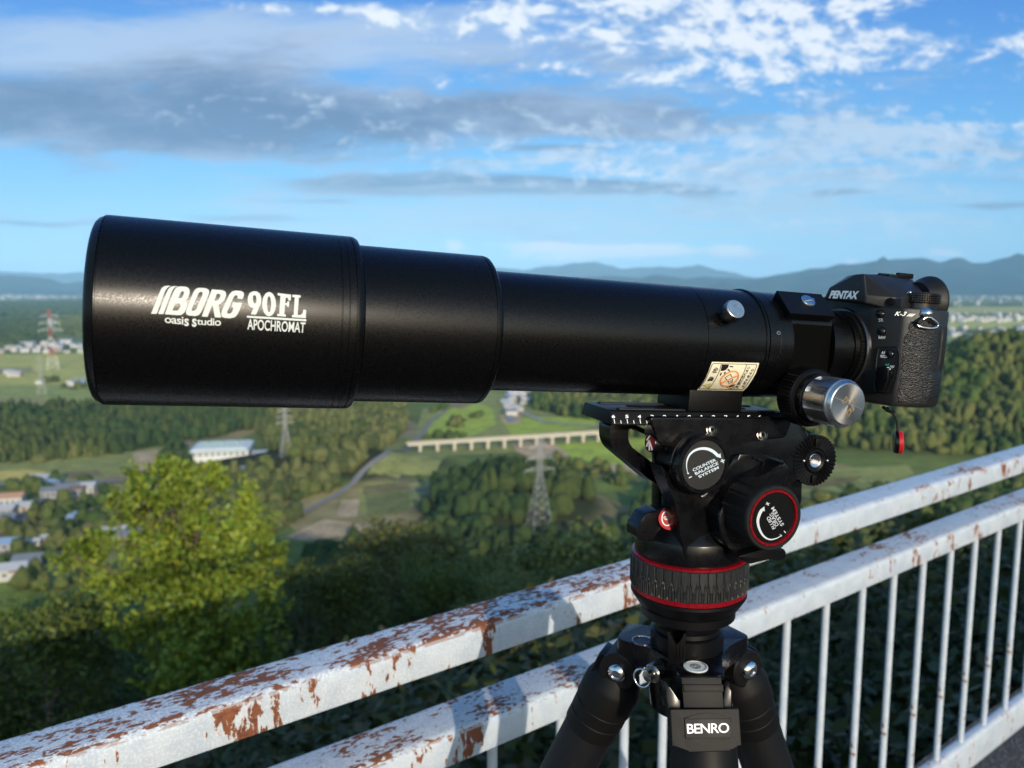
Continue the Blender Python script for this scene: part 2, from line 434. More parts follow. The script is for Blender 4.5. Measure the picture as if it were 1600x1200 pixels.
prof += [(RH, gr[2] + .0012), (.0536, gr[2] + .0028), (.0526, gr[2] + .0044), (.0512, ue - .0006), (.0500, ue), (RB + .0001, ue + .0002)]
lathe(bm, prof, XM, 160, False, False)
hood = tel.part('lens_hood', bm, M['anod'], smooth=40)
bm = BM(); lathe(bm, [(.0461, .118 + uf), (.030, .1215 + uf), (.010, .1232 + uf), (.0005, .1235 + uf)], XM, 64, False, True)
tel.part('objective_lens', bm, M['glass'])
# lettering on the hood, traced in a 5.93x enlargement
def hoodmap(x, y): return hitcyl(225 + x * .16875, 430 + y * .16875, RH + .00022)
LAYVIEW = RC
bm = BM()
A_ = lambda *p: list(p)
S = 24
shape(bm, [rounded([(65, 357), (140, 170), (163, 120), (190, 101), (220, 97), (249, 99), (219, 114), (199, 140), (184, 172), (119, 358)], 6, 2)], hoodmap, S)
shape(bm, [rounded([(131, 358), (205, 172), (224, 130), (248, 107), (278, 101), (313, 103), (284, 113), (266, 135), (251, 167), (179, 361)], 6, 2)], hoodmap, S)
shape(bm, [rounded([(192, 361), (268, 165), (286, 128), (310, 107), (342, 104), (385, 106), (412, 117), (424, 142), (420, 175), (405, 215), (383, 238), (397, 250), (402, 275), (392, 310), (372, 348), (345, 368), (310, 370)], 8, 2),
           rounded([(317, 212), (340, 160), (354, 147), (369, 152), (370, 170), (358, 200), (345, 213)], 5, 2)[::-1], rounded([(262, 327), (290, 262), (330, 263), (338, 274), (335, 292), (322, 318), (308, 328)], 5, 2)[::-1]], hoodmap, S)
shape(bm, [rounded([(386, 343), (397, 308), (460, 152), (482, 125), (512, 116), (575, 121), (600, 135), (604, 160), (595, 190), (530, 340), (510, 367), (480, 378), (420, 374), (395, 365)], 8, 2),
           rounded([(440, 318), (505, 167), (521, 153), (540, 156), (545, 172), (486, 310), (471, 327), (449, 331)], 6, 2)[::-1]], hoodmap, S)
shape(bm, [rounded([(535, 382), (628, 131), (720, 138), (750, 148), (761, 167), (758, 197), (740, 236), (712, 263), (690, 275), (702, 330), (714, 393), (655, 390), (642, 300), (632, 277), (588, 386)], 5, 2),
           rounded([(650, 236), (675, 172), (700, 174), (709, 186), (703, 206), (690, 228), (675, 237)], 5, 2)[::-1]], hoodmap, S)
shape(bm, [rounded([(713, 363), (720, 330), (790, 177), (815, 150), (850, 142), (900, 146), (922, 160), (926, 186), (912, 222), (862, 216), (868, 196), (860, 186), (845, 186), (830, 202), (772, 335), (769, 350), (782, 357), (805, 352), (819, 335), (830, 300), (811, 297), (822, 250), (910, 256), (895, 300), (865, 365), (840, 390), (800, 399), (742, 394), (720, 384)], 6, 2)], hoodmap, S)
shape(bm, [rounded([(988, 362), (1014, 301), (998, 302), (975, 287), (960, 247), (962, 200), (978, 165), (1012, 148), (1046, 150), (1075, 172), (1088, 215), (1083, 262), (1064, 302), (1038, 366)], 9, 2),
           rounded([(1008, 236), (1008, 196), (1021, 181), (1035, 190), (1042, 220), (1040, 250), (1030, 263), (1018, 259)], 6, 2)[::-1]], hoodmap, S)
shape(bm, [circle(64, 30, 1158, 268, 112), circle(19, 20, 1158, 268, 74)[::-1]], hoodmap, S)
shape(bm, [[(1238, 165), (1362, 180), (1358, 236), (1338, 233), (1331, 210), (1312, 207), (1307, 258), (1325, 259), (1328, 241), (1346, 243), (1342, 292), (1324, 290), (1322, 277), (1305, 275), (1299, 362), (1314, 364), (1313, 384), (1232, 378), (1234, 358), (1252, 359), (1263, 190), (1238, 187)]], hoodmap, S)
shape(bm, [[(1374, 180), (1450, 186), (1449, 207), (1434, 206), (1422, 367), (1449, 369), (1470, 350), (1476, 318), (1502, 322), (1498, 398), (1370, 389), (1371, 368), (1386, 367), (1396, 204), (1373, 202)]], hoodmap, S)
shape(bm, [[(953, 375), (1503, 408), (1502, 427), (953, 393)]], hoodmap, S)
text(bm, 'APOCHROMAT', [(958, 404), (1497, 437), (1489, 535), (957, 504)], hoodmap, .016, 0, S, 1.0)
text(bm, 'oasi', [(192, 371), (366, 386), (364, 458), (192, 441)], hoodmap, .012, 0, S, .92)
text(bm, 's', [(374, 400), (416, 403), (414, 474), (372, 470)], hoodmap, .02, 0, S)
text(bm, 's', [(446, 400), (488, 403), (486, 480), (444, 476)], hoodmap, .02, 0, S)
text(bm, 'tudio', [(490, 396), (714, 396), (711, 470), (490, 458)], hoodmap, .012, 0, S, .92)
tel.part('lettering', bm, M['print'], hood, None)
# second, narrower barrel
ub0 = ue - .004; ub1 = Upx(790, RB)
bm = BM()
lathe(bm, [(RB - .004, ub0), (RB, ub0), (RB, ub1 - .0052)] + groove(ub1 - .0046, RB, .0005) + [(RB, ub1 - .0026), (RB - .0004, ub1 - .0012), (RB - .0016, ub1 - .0002), (RB - .0030, ub1), (RB - .0034, ub1 - .0008), (RB - .0052, ub1 - .0004), (RB - .0056, ub1 + .0010), (RT + .0002, ub1 + .0010)], XM, 144, False, False)
tel.part('objective_cell', bm, M['anod'], smooth=40)
# main tube, seam, drawtube clamp
us = Upx(1111, RT); ur0 = Upx(1203, RT); ur1 = Upx(1209, RT); us2 = Upx(1225, RT)
bm = BM()
lathe(bm, [(RT, ub1 - .002)] + groove(us, RT, .0005, .0003) + [(RT, ur0 - .0003)], XM, 128, False, False)
tel.part('main_tube', bm, M['anod'], smooth=40)
bm = BM()
lathe(bm, [(RT - .001, ur0 - .0004), (RT + .0006, ur0 - .0002), (RT + .0012, ur0 + .0006), (RT + .0012, ur0 + .0016), (RT - .0007, ur0 + .0020), (RT - .0007, ur1 - .0004), (RT + .0003, ur1), (RT + .0003, us2 - .0004), (RT - .0006, us2 - .0002), (RT - .0006, us2 + .0002)], XM, 128, False, False)
ring = tel.part('clamp_ring', bm, M['anod'], smooth=30)
def screw(bm, px, py, r, h, R):
    p = hitcyl(px, py, R); n = Vector((0, p.y, p.z)); m = frame(p - n.normalized() * .0006, n, (1, 0, 0))
    lathe(bm, [(r, 0), (r, h), (r * .8, h + .0003), (r * .5, h + .0003), (r * .45, h - .0006), (.0001, h - .0006)], m, 20)
bm = BM(); screw(bm, 1216, 520.5, .0017, .0010, RT + .0003); tel.part('screw', bm, M['steel'], ring)
# focuser housing with a flat milled side
uh0, uh1 = us2 + .0002, Upx(1306, .036)
bm = BM(); seg = 96; rings = []
FLAT = .0345
for u, r, cut in ((uh0, RT - .0004, 9), (uh0 + .0006, RT, 9), (Upx(1240, .036), RT, 9), (Upx(1240, .036) + .0002, RT, FLAT), (uh1 - .0012, RT, FLAT), (uh1 - .0010, RT, 9), (uh1, RT - .0012, 9), (uh1 + .0002, .030, 9)):
    rg = []
    for i in range(seg):
        a = 2 * math.pi * i / seg; y, z = r * math.cos(a), r * math.sin(a)
        if cut < 1 and z > cut: z = cut
        rg.append(bm.verts.new((u, y, z)))
    rings.append(rg)
for a, b in zip(rings, rings[1:]):
    for i in range(seg): bm.faces.new((a[i], b[i], b[(i + 1) % seg], a[(i + 1) % seg]))
foc = tel.part('focuser_housing', bm, M['anod'], smooth=30)
bm = BM(); f0, f1 = Upx(1242, .035), Upx(1303, .035)
prism(bm, rounded([(f0, -.017), (f1, -.017), (f1, .0178), (f0, .0178)], .002), FLAT - .001, FLAT + .0003)
tel.part('milled_flat', bm, M['deep'], foc)
bm = BM(); screw(bm, 1228, 609, .0018, .0008, RT); tel.part('screw', bm, M['steel'], foc)
# adapter to the camera
bm = BM(); ua = uh1
um = pu(1361, 541, .533)                               # bayonet flange, near side
UF = .5335                                             # plane of the camera front
lathe(bm, [(.0330, ua - .001), (.0318, ua + .0012), (.0300, ua + .0035), (.0293, ua + .0040), (.0293, UF - .0125), (.0283, UF - .0120), (.0283, UF - .0108), (.0296, UF - .0104), (.0296, UF - .0055)], XM, 96, False, False)
tel.part('camera_adapter', bm, M['anod'], smooth=30)
bm = BM()
lathe(bm, [(.0285, UF - .0060), (.0303, UF - .0058), (.0303, UF - .0022), (.0285, UF - .0020)], XM, 240, False, False, rmod=lambda a, h: 1 - (.010 if math.sin(a * 90) > .2 else 0))
tel.part('serrated_ring', bm, M['black'], smooth=20)
# thumb screw
a0 = None; best = 9e9
tgt = (1149.5, 482)
def proj_r(p):
    q = RIGI.inverted() @ Vector(p) - CAM
    d = q.dot(FWD); return (800 + F * q.dot(RIGHT) / d, 600 - F * q.dot(UP) / d)
for i in range(20, 90):
    th = R_(i)
    for k in range(60):
        u = .37 + k * .0008
        q = proj_r((u, .0525 * math.cos(th), .0525 * math.sin(th)))
        e = (q[0] - tgt[0]) ** 2 + (q[1] - tgt[1]) ** 2
        if e < best: best = e; a0 = (u, th)
th = a0[1]; n = Vector((0, math.cos(th), math.sin(th)))
mt = frame(Vector((a0[0], 0, 0)) + n * .0385, n, (1, 0, 0))
bm = BM()
lathe(bm, [(.0040, 0), (.0040, .0065), (.0068, .0066), (.0073, .0072), (.0073, .0128), (.0071, .0134)], mt, 120, True, False, rmod=lambda a, h: 1 + (.018 if (math.sin(a * 40) > 0) ^ (int(h * 1e4) % 12 < 6) else 0))
ts = tel.part('thumb_screw', bm, M['steel'], smooth=25)
bm = BM(); lathe(bm, [(.0071, .0133), (.0068, .0139), (.0066, .0140), (.0001, .0140)], mt, 64, False, True)
tel.part('screw_face', bm, M['silver'], ts, 20)
# finder shoe on the upper near side of the focuser
th = R_(43); n = Vector((0, math.cos(th), math.sin(th))); tn = Vector((0, -math.sin(th), math.cos(th)))
s0, s1 = Upx(1233, .03) - .0075, Upx(1303, .03) - .0050
ms = frame(Vector(((s0 + s1) / 2, 0, 0)) + n * .0390, n, (1, 0, 0)); ms2 = ms.copy()
L = (s1 - s0) / 2
bm = BM(); prism(bm, [(-L + .002, -.0105), (L - .003, -.0105), (L - .003, .0105), (-L + .002, .0105)], -.005, .0065, ms, .0006, 2, True, lambda p: [(x * 1.07, y * 1.12) for x, y in p])
shoe = tel.part('finder_shoe', bm, M['black'], smooth=20)
p = hit(1262, 471, ms @ Vector((0, 0, .0066)), n); m2 = frame(p - n * .0004, n, (1, 0, 0))
bm = BM(); lathe(bm, [(.0056, 0), (.0056, .0012), (.0052, .0018), (.0040, .0021), (.0001, .0021)], m2, 40, False, True); box(bm, (.0100, .0011, .0008), m2 @ Matrix.Translation((0, 0, .0023)) @ Matrix.Rotation(R_(12), 4, 'Z'))
tel.part('shoe_screw', bm, M['chrome'], shoe, 20)
# warning sticker on the tube
def labmap(x, y): return hitcyl(1070 + x * .0875, 550 + y * .0875, RT + .00025)
LB = [(485, 175), (1330, 195), (1318, 240), (1270, 380), (1200, 500), (1120, 620), (1045, 697), (215, 680), (300, 580), (370, 470), (430, 330)]
bm = BM(); shape(bm, [rounded(LB, 14, 2)], labmap, 60)
lab = tel.part('warning_sticker', bm, M['label'], None, None)
def labmap(x, y): return hitcyl(1070 + x * .0875, 550 + y * .0875, RT + .00050)
bm = BM()
def pline(bm, pts, w, f, close=False, sub=40):
    P = [Vector((p[0], p[1])) for p in pts]; n = len(P)
    l = []; r = []
    for i in range(n):
        a = P[i - 1] if (i or close) else P[i]; b = P[(i + 1) % n] if (i < n - 1 or close) else P[i]
        d = (b - a).normalized(); nn = Vector((-d.y, d.x)) * (w[i] if isinstance(w, (list, tuple)) else w) / 2
        l.append(P[i] + nn); r.append(P[i] - nn)
    rng = range(n if close else n - 1)
    for i in rng:
        j = (i + 1) % n
        try:
            fc = bm.faces.new([bm.verts.new(f(q.x, q.y)) for q in (l[i], l[j], r[j], r[i])])
            fc.normal_update()
            if fc.normal.dot(LAYVIEW - fc.calc_center_median()) < 0: fc.normal_flip()
        except ValueError: pass
def densify(pts, n=6, close=True):
    out = []; N = len(pts)
    for i in range(N if close else N - 1):
        a, b = Vector(pts[i]), Vector(pts[(i + 1) % N])
        for k in range(n): out.append(tuple(a.lerp(b, k / n)))
    if not close: out.append(tuple(pts[-1]))
    return out
pline(bm, densify(rounded([(500, 205), (1290, 222), (1285, 250), (1235, 380), (1165, 500), (1085, 620), (1035, 672), (250, 655), (325, 565), (395, 450), (450, 320)], 20, 2), 3), 9, labmap, True)
pline(bm, densify([(655, 212), (615, 350), (560, 470), (490, 580), (415, 660)], 4, False), 8, labmap)
pline(bm, densify([(1112, 220), (1060, 360), (1000, 480), (935, 590), (865, 668)], 4, False), 8, labmap)
shape(bm, [[(668, 222), (790, 224), (775, 275), (735, 318), (690, 338), (640, 335)]], labmap, 60)
for a, b in (((805, 255), (865, 265)), ((770, 305), (805, 345)), ((722, 350), (712, 398)), ((655, 370), (635, 420))): pline(bm, [a, b], 20, labmap)
pline(bm, densify([(720, 455), (820, 395)], 3, False), 9, labmap); pline(bm, [(815, 395), (842, 445)], 11, labmap); pline(bm, [(722, 455), (748, 500)], 11, labmap)
for a, b in (((765, 530), (795, 565)), ((855, 480), (848, 540)), ((795, 562), (850, 540)), ((768, 530), (850, 515))): pline(bm, [a, b], 10, labmap)
pline(bm, densify([(745, 620), (790, 645), (830, 660), (870, 625), (905, 575)], 3, False), 10, labmap)
shape(bm, [[(780, 615), (830, 590), (895, 575), (850, 620), (810, 635)]], labmap, 60)
def along(a, b, h, s):
    # a run of characters from a to b, h wide across, reading up the strip
    a, b = Vector(a), Vector(b); d = (b - a); n = Vector((-d.y, d.x)).normalized() * h
    return [tuple(a - n * -1 if False else a + n * 0), tuple(b), tuple(b + n), tuple(a + n)]
for ch, q in (('告', [(480, 375), (540, 262), (612, 285), (552, 388)]), ('警', [(395, 520), (462, 430), (540, 448), (480, 535)])):
    tl, tr, br, bl = q; text(bm, ch, [tl, tr, br, bl], labmap, .01, 0, 60)
text(bm, '失明の恐れあり', [(905, 640), (1135, 255), (1180, 270), (950, 662)], labmap, .008, 0, 60)
text(bm, '太陽を見るな', [(1005, 630), (1200, 290), (1246, 305), (1052, 648)], labmap, .008, 0, 60)
pline(bm, [(325, 600), (470, 565), (410, 645)], 7, labmap, True)
tel.part('sticker_print', bm, M['ink'], lab, None)
bm = BM(); pline(bm, [(800 + 165 * math.cos(t) * .97 + 18 * math.sin(t), 478 - 12 * math.cos(t) + 112 * math.sin(t) - 60 * math.cos(t)) for t in [i * 2 * math.pi / 36 for i in range(36)]], 26, labmap, True)
def labmap2(x, y): return hitcyl(1070 + x * .0875, 550 + y * .0875, RT + .00062)
pline(bm, densify([(660, 555), (935, 425)], 5, False), 26, labmap2); tel.part('warning_symbol', bm, M['orange'], lab, None)
def labmap3(x, y): return hitcyl(1070 + x * .0875, 550 + y * .0875, RT + .0004)
bm = BM(); shape(bm, [[(330, 602), (465, 568), (408, 640)]], labmap3, 60); tel.part('warning_triangle', bm, M['yellow'], lab, None)
# tube foot on the plate
v_top = pl(938, 640.5, .021).y                         # top of the quick release plate
ft0, ft1 = pl(1077, 625, .022).x, pl(1160, 625, .022).x
bm = BM(); prism(bm, [(ft0, v_top + .0003), (ft1, v_top + .0003), (ft1, -.0338), (ft0, -.0338)], -.022, .022, I4, .0008, 2)
tel.part('tube_foot', bm, M['black'], smooth=20)
# focus wheel and fine focus knob, axis towards the camera
wk = .088; fc = pl(1325.5, 632, wk); KM = frame((fc.x, fc.y, 0), (0, 0, 1), (1, 0, 0))
px1 = mm_px(1325, 632, wk)
rk = 31.5 * px1
bm = BM()
lathe(bm, [(.009, .030), (.0150, .034), (.0205, .0405), (.0212, .042), (.0212, .0525), (.0206, .0532), (.0206, .0545), (.0198, .0552), (.0194, .0560)], KM, 240, True, True, rmod=lambda a, h: (1 if h < .0415 or h > .0528 else 1 - (.05 if math.sin(a * 48) > 0 else 0)))
wheel = tel.part('focus_wheel', bm, M['black'], smooth=25)
bm = BM(); lathe(bm, [(.0178, .0555), (.0178, .0612), (.0172, .0618)], KM, 96, True, True); tel.part('wheel_collar', bm, M['gloss'], wheel)
wheelz = .0622
bm = BM()
def flute(a, h):
    k = (a * 9 / (2 * math.pi)) % 1
    return 1 - (.075 if .30 < k < .70 else (.04 if .24 < k < .76 else 0)) if .0630 < h < wk - .0048 else 1
R1 = rk + .0020
AN, FA = [], []
for i in range(9):
    for t, f in [(x / 100, 1) for x in (0, 5, 10, 15, 20, 24)] + [(.26, 1), (.285, .955), (.32, .93), (.38, .918), (.45, .912), (.55, .912), (.62, .918), (.68, .93), (.715, .955), (.74, 1)] + [(x / 100, 1) for x in (76, 80, 85, 90, 95)]:
        AN.append((i + t) * 2 * math.pi / 9 + .2); FA.append(f)
lathe_cut(bm, [(.0160, wheelz - .002), (R1 - .0006, wheelz + .0002), (R1, wheelz + .0010), (R1, wheelz + .00101), (R1, wk - .0050), (R1, wk - .00499), (R1 - .0002, wk - .0040), (R1 - .0009, wk - .0032), (R1 - .0011, wk - .0026), (rk + .0003, wk - .0015), (rk - .0002, wk - .0006), (rk - .0009, wk - .0001)], KM, AN, wheelz + .001005, wk - .004995, FA)
knob = tel.part('fine_focus_knob', bm, M['silver'], smooth=22)
bm = BM(); lathe(bm, [(rk - .0009, wk - .0002), (rk - .0010, wk), (.0001, wk)], KM, 96, False, False); tel.part('knob_face', bm, M['spun'], knob, None)
def facemap(x, y): return hit(1220 + x * .1, 560 + y * .1, (0, 0, wk + .0002), (0, 0, 1))
bm = BM()
for ln in ([(1035, 590), (1000, 640), (945, 680), (985, 700), (1040, 660)], [(1090, 610), (1150, 590), (1185, 660), (1150, 715), (1090, 620)], [(1030, 640), (1080, 700), (1130, 760), (1145, 800)], [(1080, 790), (1030, 850), (1050, 910), (1090, 850), (1080, 790)], [(1010, 600), (1060, 640), (1075, 690)], [(1105, 750), (1140, 820), (1100, 830), (1090, 770)]):
    pline(bm, ln, 8, facemap)
tel.part('engraving', bm, simple('brassy engraving', (.62, .45, .22), .4, .6), knob, None)
bm = BM(); pline(bm, densify([(845, 610), (1270, 795)], 4, False), 7, lambda x, y: facemap(x, y) + Vector((0, 0, .00006))); tel.part('face_glint', bm, simple('painted highlight line', (.9, .8, .6), .3, .9), knob, None)  # pale line paints the highlight across the turned face

# ------------------------------------------------------------------ the camera body
dc = Thing('digital_camera', 'black single lens reflex camera body at the rear end of the telescope', 'camera', (.555, -.040, 0), RIG)
u0 = UF; WCR = .0530                                   # front plane; w of the front corner
cr = pl(1404, 560, WCR); ur = pl(1483, 500, .0555).x
vb = pl(1440, 637, .057).y; vt = pl(1445, 483, .057).y
out = [(u0, -.072), (u0, .0285), (u0 + .0006, .0300), (cr.x - .0006, WCR - .0012), (cr.x + .0010, WCR + .0006)]
uc, uw = cr.x, ur - cr.x
out += [(uc + uw * .10, .0555), (uc + uw * .22, .0585), (uc + uw * .36, .0604), (uc + uw * .50, .0610), (uc + uw * .64, .0604), (uc + uw * .80, .0590), (uc + uw * .92, .0575), (ur - .0015, .0560), (ur, .0535), (ur, -.070), (ur - .003, -.072)]
bm = BM()
def lvl(v, ins, rear=0.): return [bm.verts.new((min(max(p[0], u0 + ins), ur - ins - rear), v, min(max(p[1], -.072 + ins), 1) - (ins if p[1] > .03 else 0))) for p in out]
levels = [lvl(vb, .0030, .0042), lvl(vb + .0008, .0012, .0040), lvl(vb + .0030, .0002, .0036), lvl(vb + .018, 0, .0030), lvl(vb + .045, 0, .0008), lvl(vt - .0022, 0, 0), lvl(vt - .0006, .0006, 0), lvl(vt, .0020, 0)]
for a, b in zip(levels, levels[1:]):
    for i in range(len(out)): j = (i + 1) % len(out); bm.faces.new((a[i], a[j], b[j], b[i]))
bm.faces.new(levels[0][::-1]); bm.faces.new(levels[-1])
body = dc.part('camera_body', bm, M['cam'], smooth=30)
SH = [(u0 + .0008, -.050), (u0 + .0008, .0280), (u0 + .0014, .0300), (cr.x - .0006, WCR - .0030), (cr.x + .0010, WCR - .0034), (cr.x + .0045, .0450), (cr.x + .0090, .0380), (cr.x + .0150, .0300), (ur - .004, .0300), (ur - .004, -.050)]
bm = BM(); prism(bm, SH, 0, pl(1390, 465.5, .046).y - vt + .0035, frame((0, vt - .0035, 0), (0, 1, 0), (1, 0, 0)) @ Matrix.Diagonal((1, -1, 1, 1)), .0012, 3, True)
dc.part('shoulder', bm, M['cam'], body, 30)
# bayonet ring round the adapter
bm = BM(); lathe(bm, [(.0290, UF - .0018), (.0322, UF - .0020), (.0330, UF - .0010), (.0332, UF + .001)], XM, 128, False, False)
dc.part('lens_mount', bm, simple('black chromed mount ring', (.10, .10, .105), .22, .9, .5), smooth=30)
# viewfinder hump
H = [(1288, 467), (1296, 449), (1337, 428.5), (1350, 427.5), (1352, 464), (1352.5, 474)]
uh = u0 - .0075
A0 = [pu(x, y, uh) for x, y in H]
Bw = [-.040, -.030, -.006, None, None, None]
sB = [Vector((u0 + .020, .0385, -.048)), Vector((u0 + .020, .047, -.040)), Vector((u0 + .014, A0[3].y + .0006, -.014)), pl(1374, 430, .0150), pl(1400, 466, .0440), Vector((u0 + .012, vt - .003, .0440))]
sC = [Vector((u0 + .045, .0385, -.044)), Vector((u0 + .045, .045, -.036)), Vector((u0 + .042, .0588, -.013)), pl(1427, 437, .0125), pl(1443, 457, .0365), Vector((u0 + .043, vt - .003, .0365))]
sD = [Vector((ur - .001, vt - .003, -.040)), Vector((ur - .001, .041, -.033)), Vector((ur - .001, .050, -.013)), Vector((ur - .001, .0490, .0130)), Vector((ur - .001, vt + .001, .030)), Vector((ur - .001, vt - .003, .030))]
bm = BM(); rg = [[bm.verts.new(p) for p in s] for s in (A0, sB, sC, sD)]
for a, b in zip(rg, rg[1:]):
    for i in range(6): j = (i + 1) % 6; bm.faces.new((a[i], b[i], b[j], a[j]))
bm.faces.new(rg[0]); bm.faces.new(rg[-1][::-1])
bmesh.ops.recalc_face_normals(bm, faces=bm.faces)
bmesh.ops.bevel(bm, geom=[e for e in bm.edges if e.is_manifold and e.calc_face_angle(0) > .35], offset=.0013, segments=3, profile=.5, affect='EDGES', clamp_overlap=True)
hump = dc.part('viewfinder_hump', bm, M['cam'], smooth=30)
bm = BM(); text(bm, 'PENTAX', [(1298.6, 453.8), (1342.6, 454.8), (1339.6, 467.6), (1294.8, 466.2)], lambda x, y: pu(x, y, uh - .0004), .05, .12, None, .95)
dc.part('lettering', bm, M['white'], hump, None)
# hot shoe
h0, h1 = pl(1374, 428, .0).x, pl(1427, 431, .010).x
bm = BM(); box(bm, (h1 - h0, .0024, .0215), Matrix.Translation(((h0 + h1) / 2, .0606, -.0005)), .0005)
for s in (-1, 1): box(bm, (.015, .0030, .0035), Matrix.Translation((h1 - .0078, .0622, -.0005 + s * .0094)), .0004)
dc.part('hot_shoe', bm, M['black'], hump, 20)
# eyecup
bm = BM(); ec = pu(1447, 474, ur + .010); em = frame((ur - .002, ec.y + .001, ec.z), (1, 0, 0), (0, 1, 0))
lathe(bm, [(.0150, 0), (.0165, .005), (.0190, .0085), (.0203, .0115), (.0206, .0130), (.0200, .0138), (.0165, .0122), (.0130, .008), (.0110, .005)], em, 64, True, True)
dc.part('eyecup', bm, M['rubber'], smooth=60)
# mode dial with crossed knurling
md = pl(1439, 470, .038); r = 27.5 * mm_px(1442, 470, .038)
dm = frame((md.x, vt - .001, md.z - .002), (0, 1, 0), (1, 0, 0))
ht = pl(1442, 458.5, .036).y - (vt - .001); hk = pl(1442, 473, .047).y - (vt - .001)
prof = [(r * .86, 0), (r * .86, hk - .0004), (r * .97, hk)]
for i in range(4):
    a, b = hk + (ht - hk - .0008) * i / 4, hk + (ht - hk - .0008) * (i + 1) / 4
    prof += [(r * .955, a + .0001), (r, a + .0004), (r, b - .0003), (r * .955, b)]
prof += [(r * .96, ht - .0006), (r * .90, ht)]
bm = BM(); lathe(bm, prof, dm, 330, True, True, rmod=lambda a, h: 1 if h < hk or h > ht - .0007 else 1 - (.05 if math.sin(a * 55) > .2 else 0))
dial = dc.part('mode_dial', bm, M['camg'], smooth=20)
bm = BM(); lathe(bm, [(r * .905, ht - .0002), (r * .91, ht + .0001), (r * .80, ht + .0002), (.0001, ht + .0002)], dm, 64, False, False); dc.part('dial_top', bm, simple('brushed dial top', (.20, .20, .21), .3, 1), dial)
bm = BM(); dome(bm, .0012, .0012, frame(pl(1422, 457, .052), (0, .5, 1)), 14, 4, .002); dc.part('lock_pin', bm, M['chrome'], dial)
# front control strip: plane through the strip
P0 = Vector((u0 + .0006, 0, .0300)); P1 = Vector((cr.x - .0006, 0, WCR - .0012)); pr = (P1 - P0).normalized(); pn = Vector((0, 1, 0)).cross(pr)
if pn.z < 0: pn = -pn
def strip(off=.0): return lambda x, y: hit(x, y, P0 + pn * off, pn)
bm = BM()
PO = [(1374.5, 542.5), (1403, 542.0), (1406.5, 552), (1406, 571), (1402, 592), (1395.5, 613.5), (1368.5, 612), (1367, 604), (1371.5, 556)]
sm = frame(P0, pn, pr); smi = sm.inverted()
def lo(px, py): q = smi @ hit(px, py, P0, pn); return (q.x, q.y)
prism(bm, rounded([lo(*p) for p in PO], .0016, 3), -.001, .0011, sm, .0005, 2, True)
tube(bm, [sm @ Vector((x, y, .0011)) for x, y in rounded([lo(*p) for p in PO], .0016, 3)], .00055, 8, True)
pan = dc.part('focus_panel', bm, M['cam'], smooth=40)
for (x, y, rr, nm) in ((1375.3, 490.5, 5.2, 'button'), (1377.5, 517.8, 5.2, 'button'), (1391.2, 553.3, 5.4, 'button')):
    q = hit(x, y, P0, pn); bm = BM(); k = mm_px(x, y, .042) * rr
    m = frame(q + pn * (.0009 if y > 540 else -.0002), pn, pr)
    lathe(bm, [(k * 1.3, 0), (k * 1.3, .0004), (k * 1.12, .0004), (k * 1.1, -.0002)], m, 28, False, False); dome(bm, k, .0016, m, 24, 5, .001)
    dc.part(nm, bm, M['camg'], pan if y > 540 else body, 40)
q = hit(1391, 471.5, P0, pn); bm = BM(); m = frame(q + pn * .0001, pn, pr); k = mm_px(1391, 472, .045) * 5.6
lathe(bm, [(k, -.001), (k, .0006), (k * .85, .0008), (.0001, .0007)], m, 24, False, False)
for i in range(5): box(bm, (k * .25, k * .5, .0006), m @ Matrix.Rotation(i * 2 * math.pi / 5, 4, 'Z') @ Matrix.Translation((0, k * .5, .0009)), .0001)
dc.part('sync_terminal_cap', bm, M['black'], body, 25)
# focus mode lever
bm = BM(); q = hit(1385, 584, P0, pn); m = frame(q + pn * .0008, pn, pr); k = mm_px(1385, 585, .042)
lathe(bm, [(11.5 * k, 0), (11.5 * k, .0022), (10.6 * k, .0032), (.0001, .0036)], m, 40, False, False)
prism(bm, [(-8 * k, -8 * k), (-3 * k, -25 * k), (3.5 * k, -25 * k), (9 * k, -8 * k), (8 * k, 9 * k), (-7 * k, 9 * k)], .001, .0052, m, .0010, 3, True)
lev = dc.part('focus_lever', bm, M['gloss'], pan, 30)
bm = BM(); fm = strip(.0046); shape(bm, [[(1385.5, 573.5), (1388.5, 573.3), (1391.8, 576.2), (1391, 578.4), (1388.2, 577.4)]], fm); dc.part('index_mark', bm, M['white'], lev, None)
bm = BM(); fm = strip(.0004)
text(bm, 'SR', [(1373, 497.8), (1380, 497.8), (1380, 502.4), (1373, 502.4)], fm, .0); text(bm, 'RAW', [(1372.8, 524.8), (1383.8, 525.2), (1383.2, 529.8), (1373, 529.4)], fm, .0)
dc.part('lettering', bm, M['white'], body, None)
bm = BM(); fm = strip(.0014)
text(bm, 'AF', [(1377.4, 549), (1383.4, 549), (1382.8, 553.6), (1377, 553.6)], fm, .0); text(bm, 'MODE', [(1375.4, 554.6), (1386.6, 555), (1386, 559.2), (1375.4, 558.8)], fm, 0)
text(bm, 'MF', [(1391.4, 570.6), (1397.8, 571.6), (1396.2, 576), (1390.4, 575)], fm, 0, .1); dc.part('lettering', bm, M['white'], pan, None)
bm = BM(); text(bm, 'AF', [(1383.4, 567.8), (1389.8, 568.6), (1388, 573.4), (1382, 572.8)], fm, .02, .1); dc.part('lettering', bm, M['green'], pan, None)
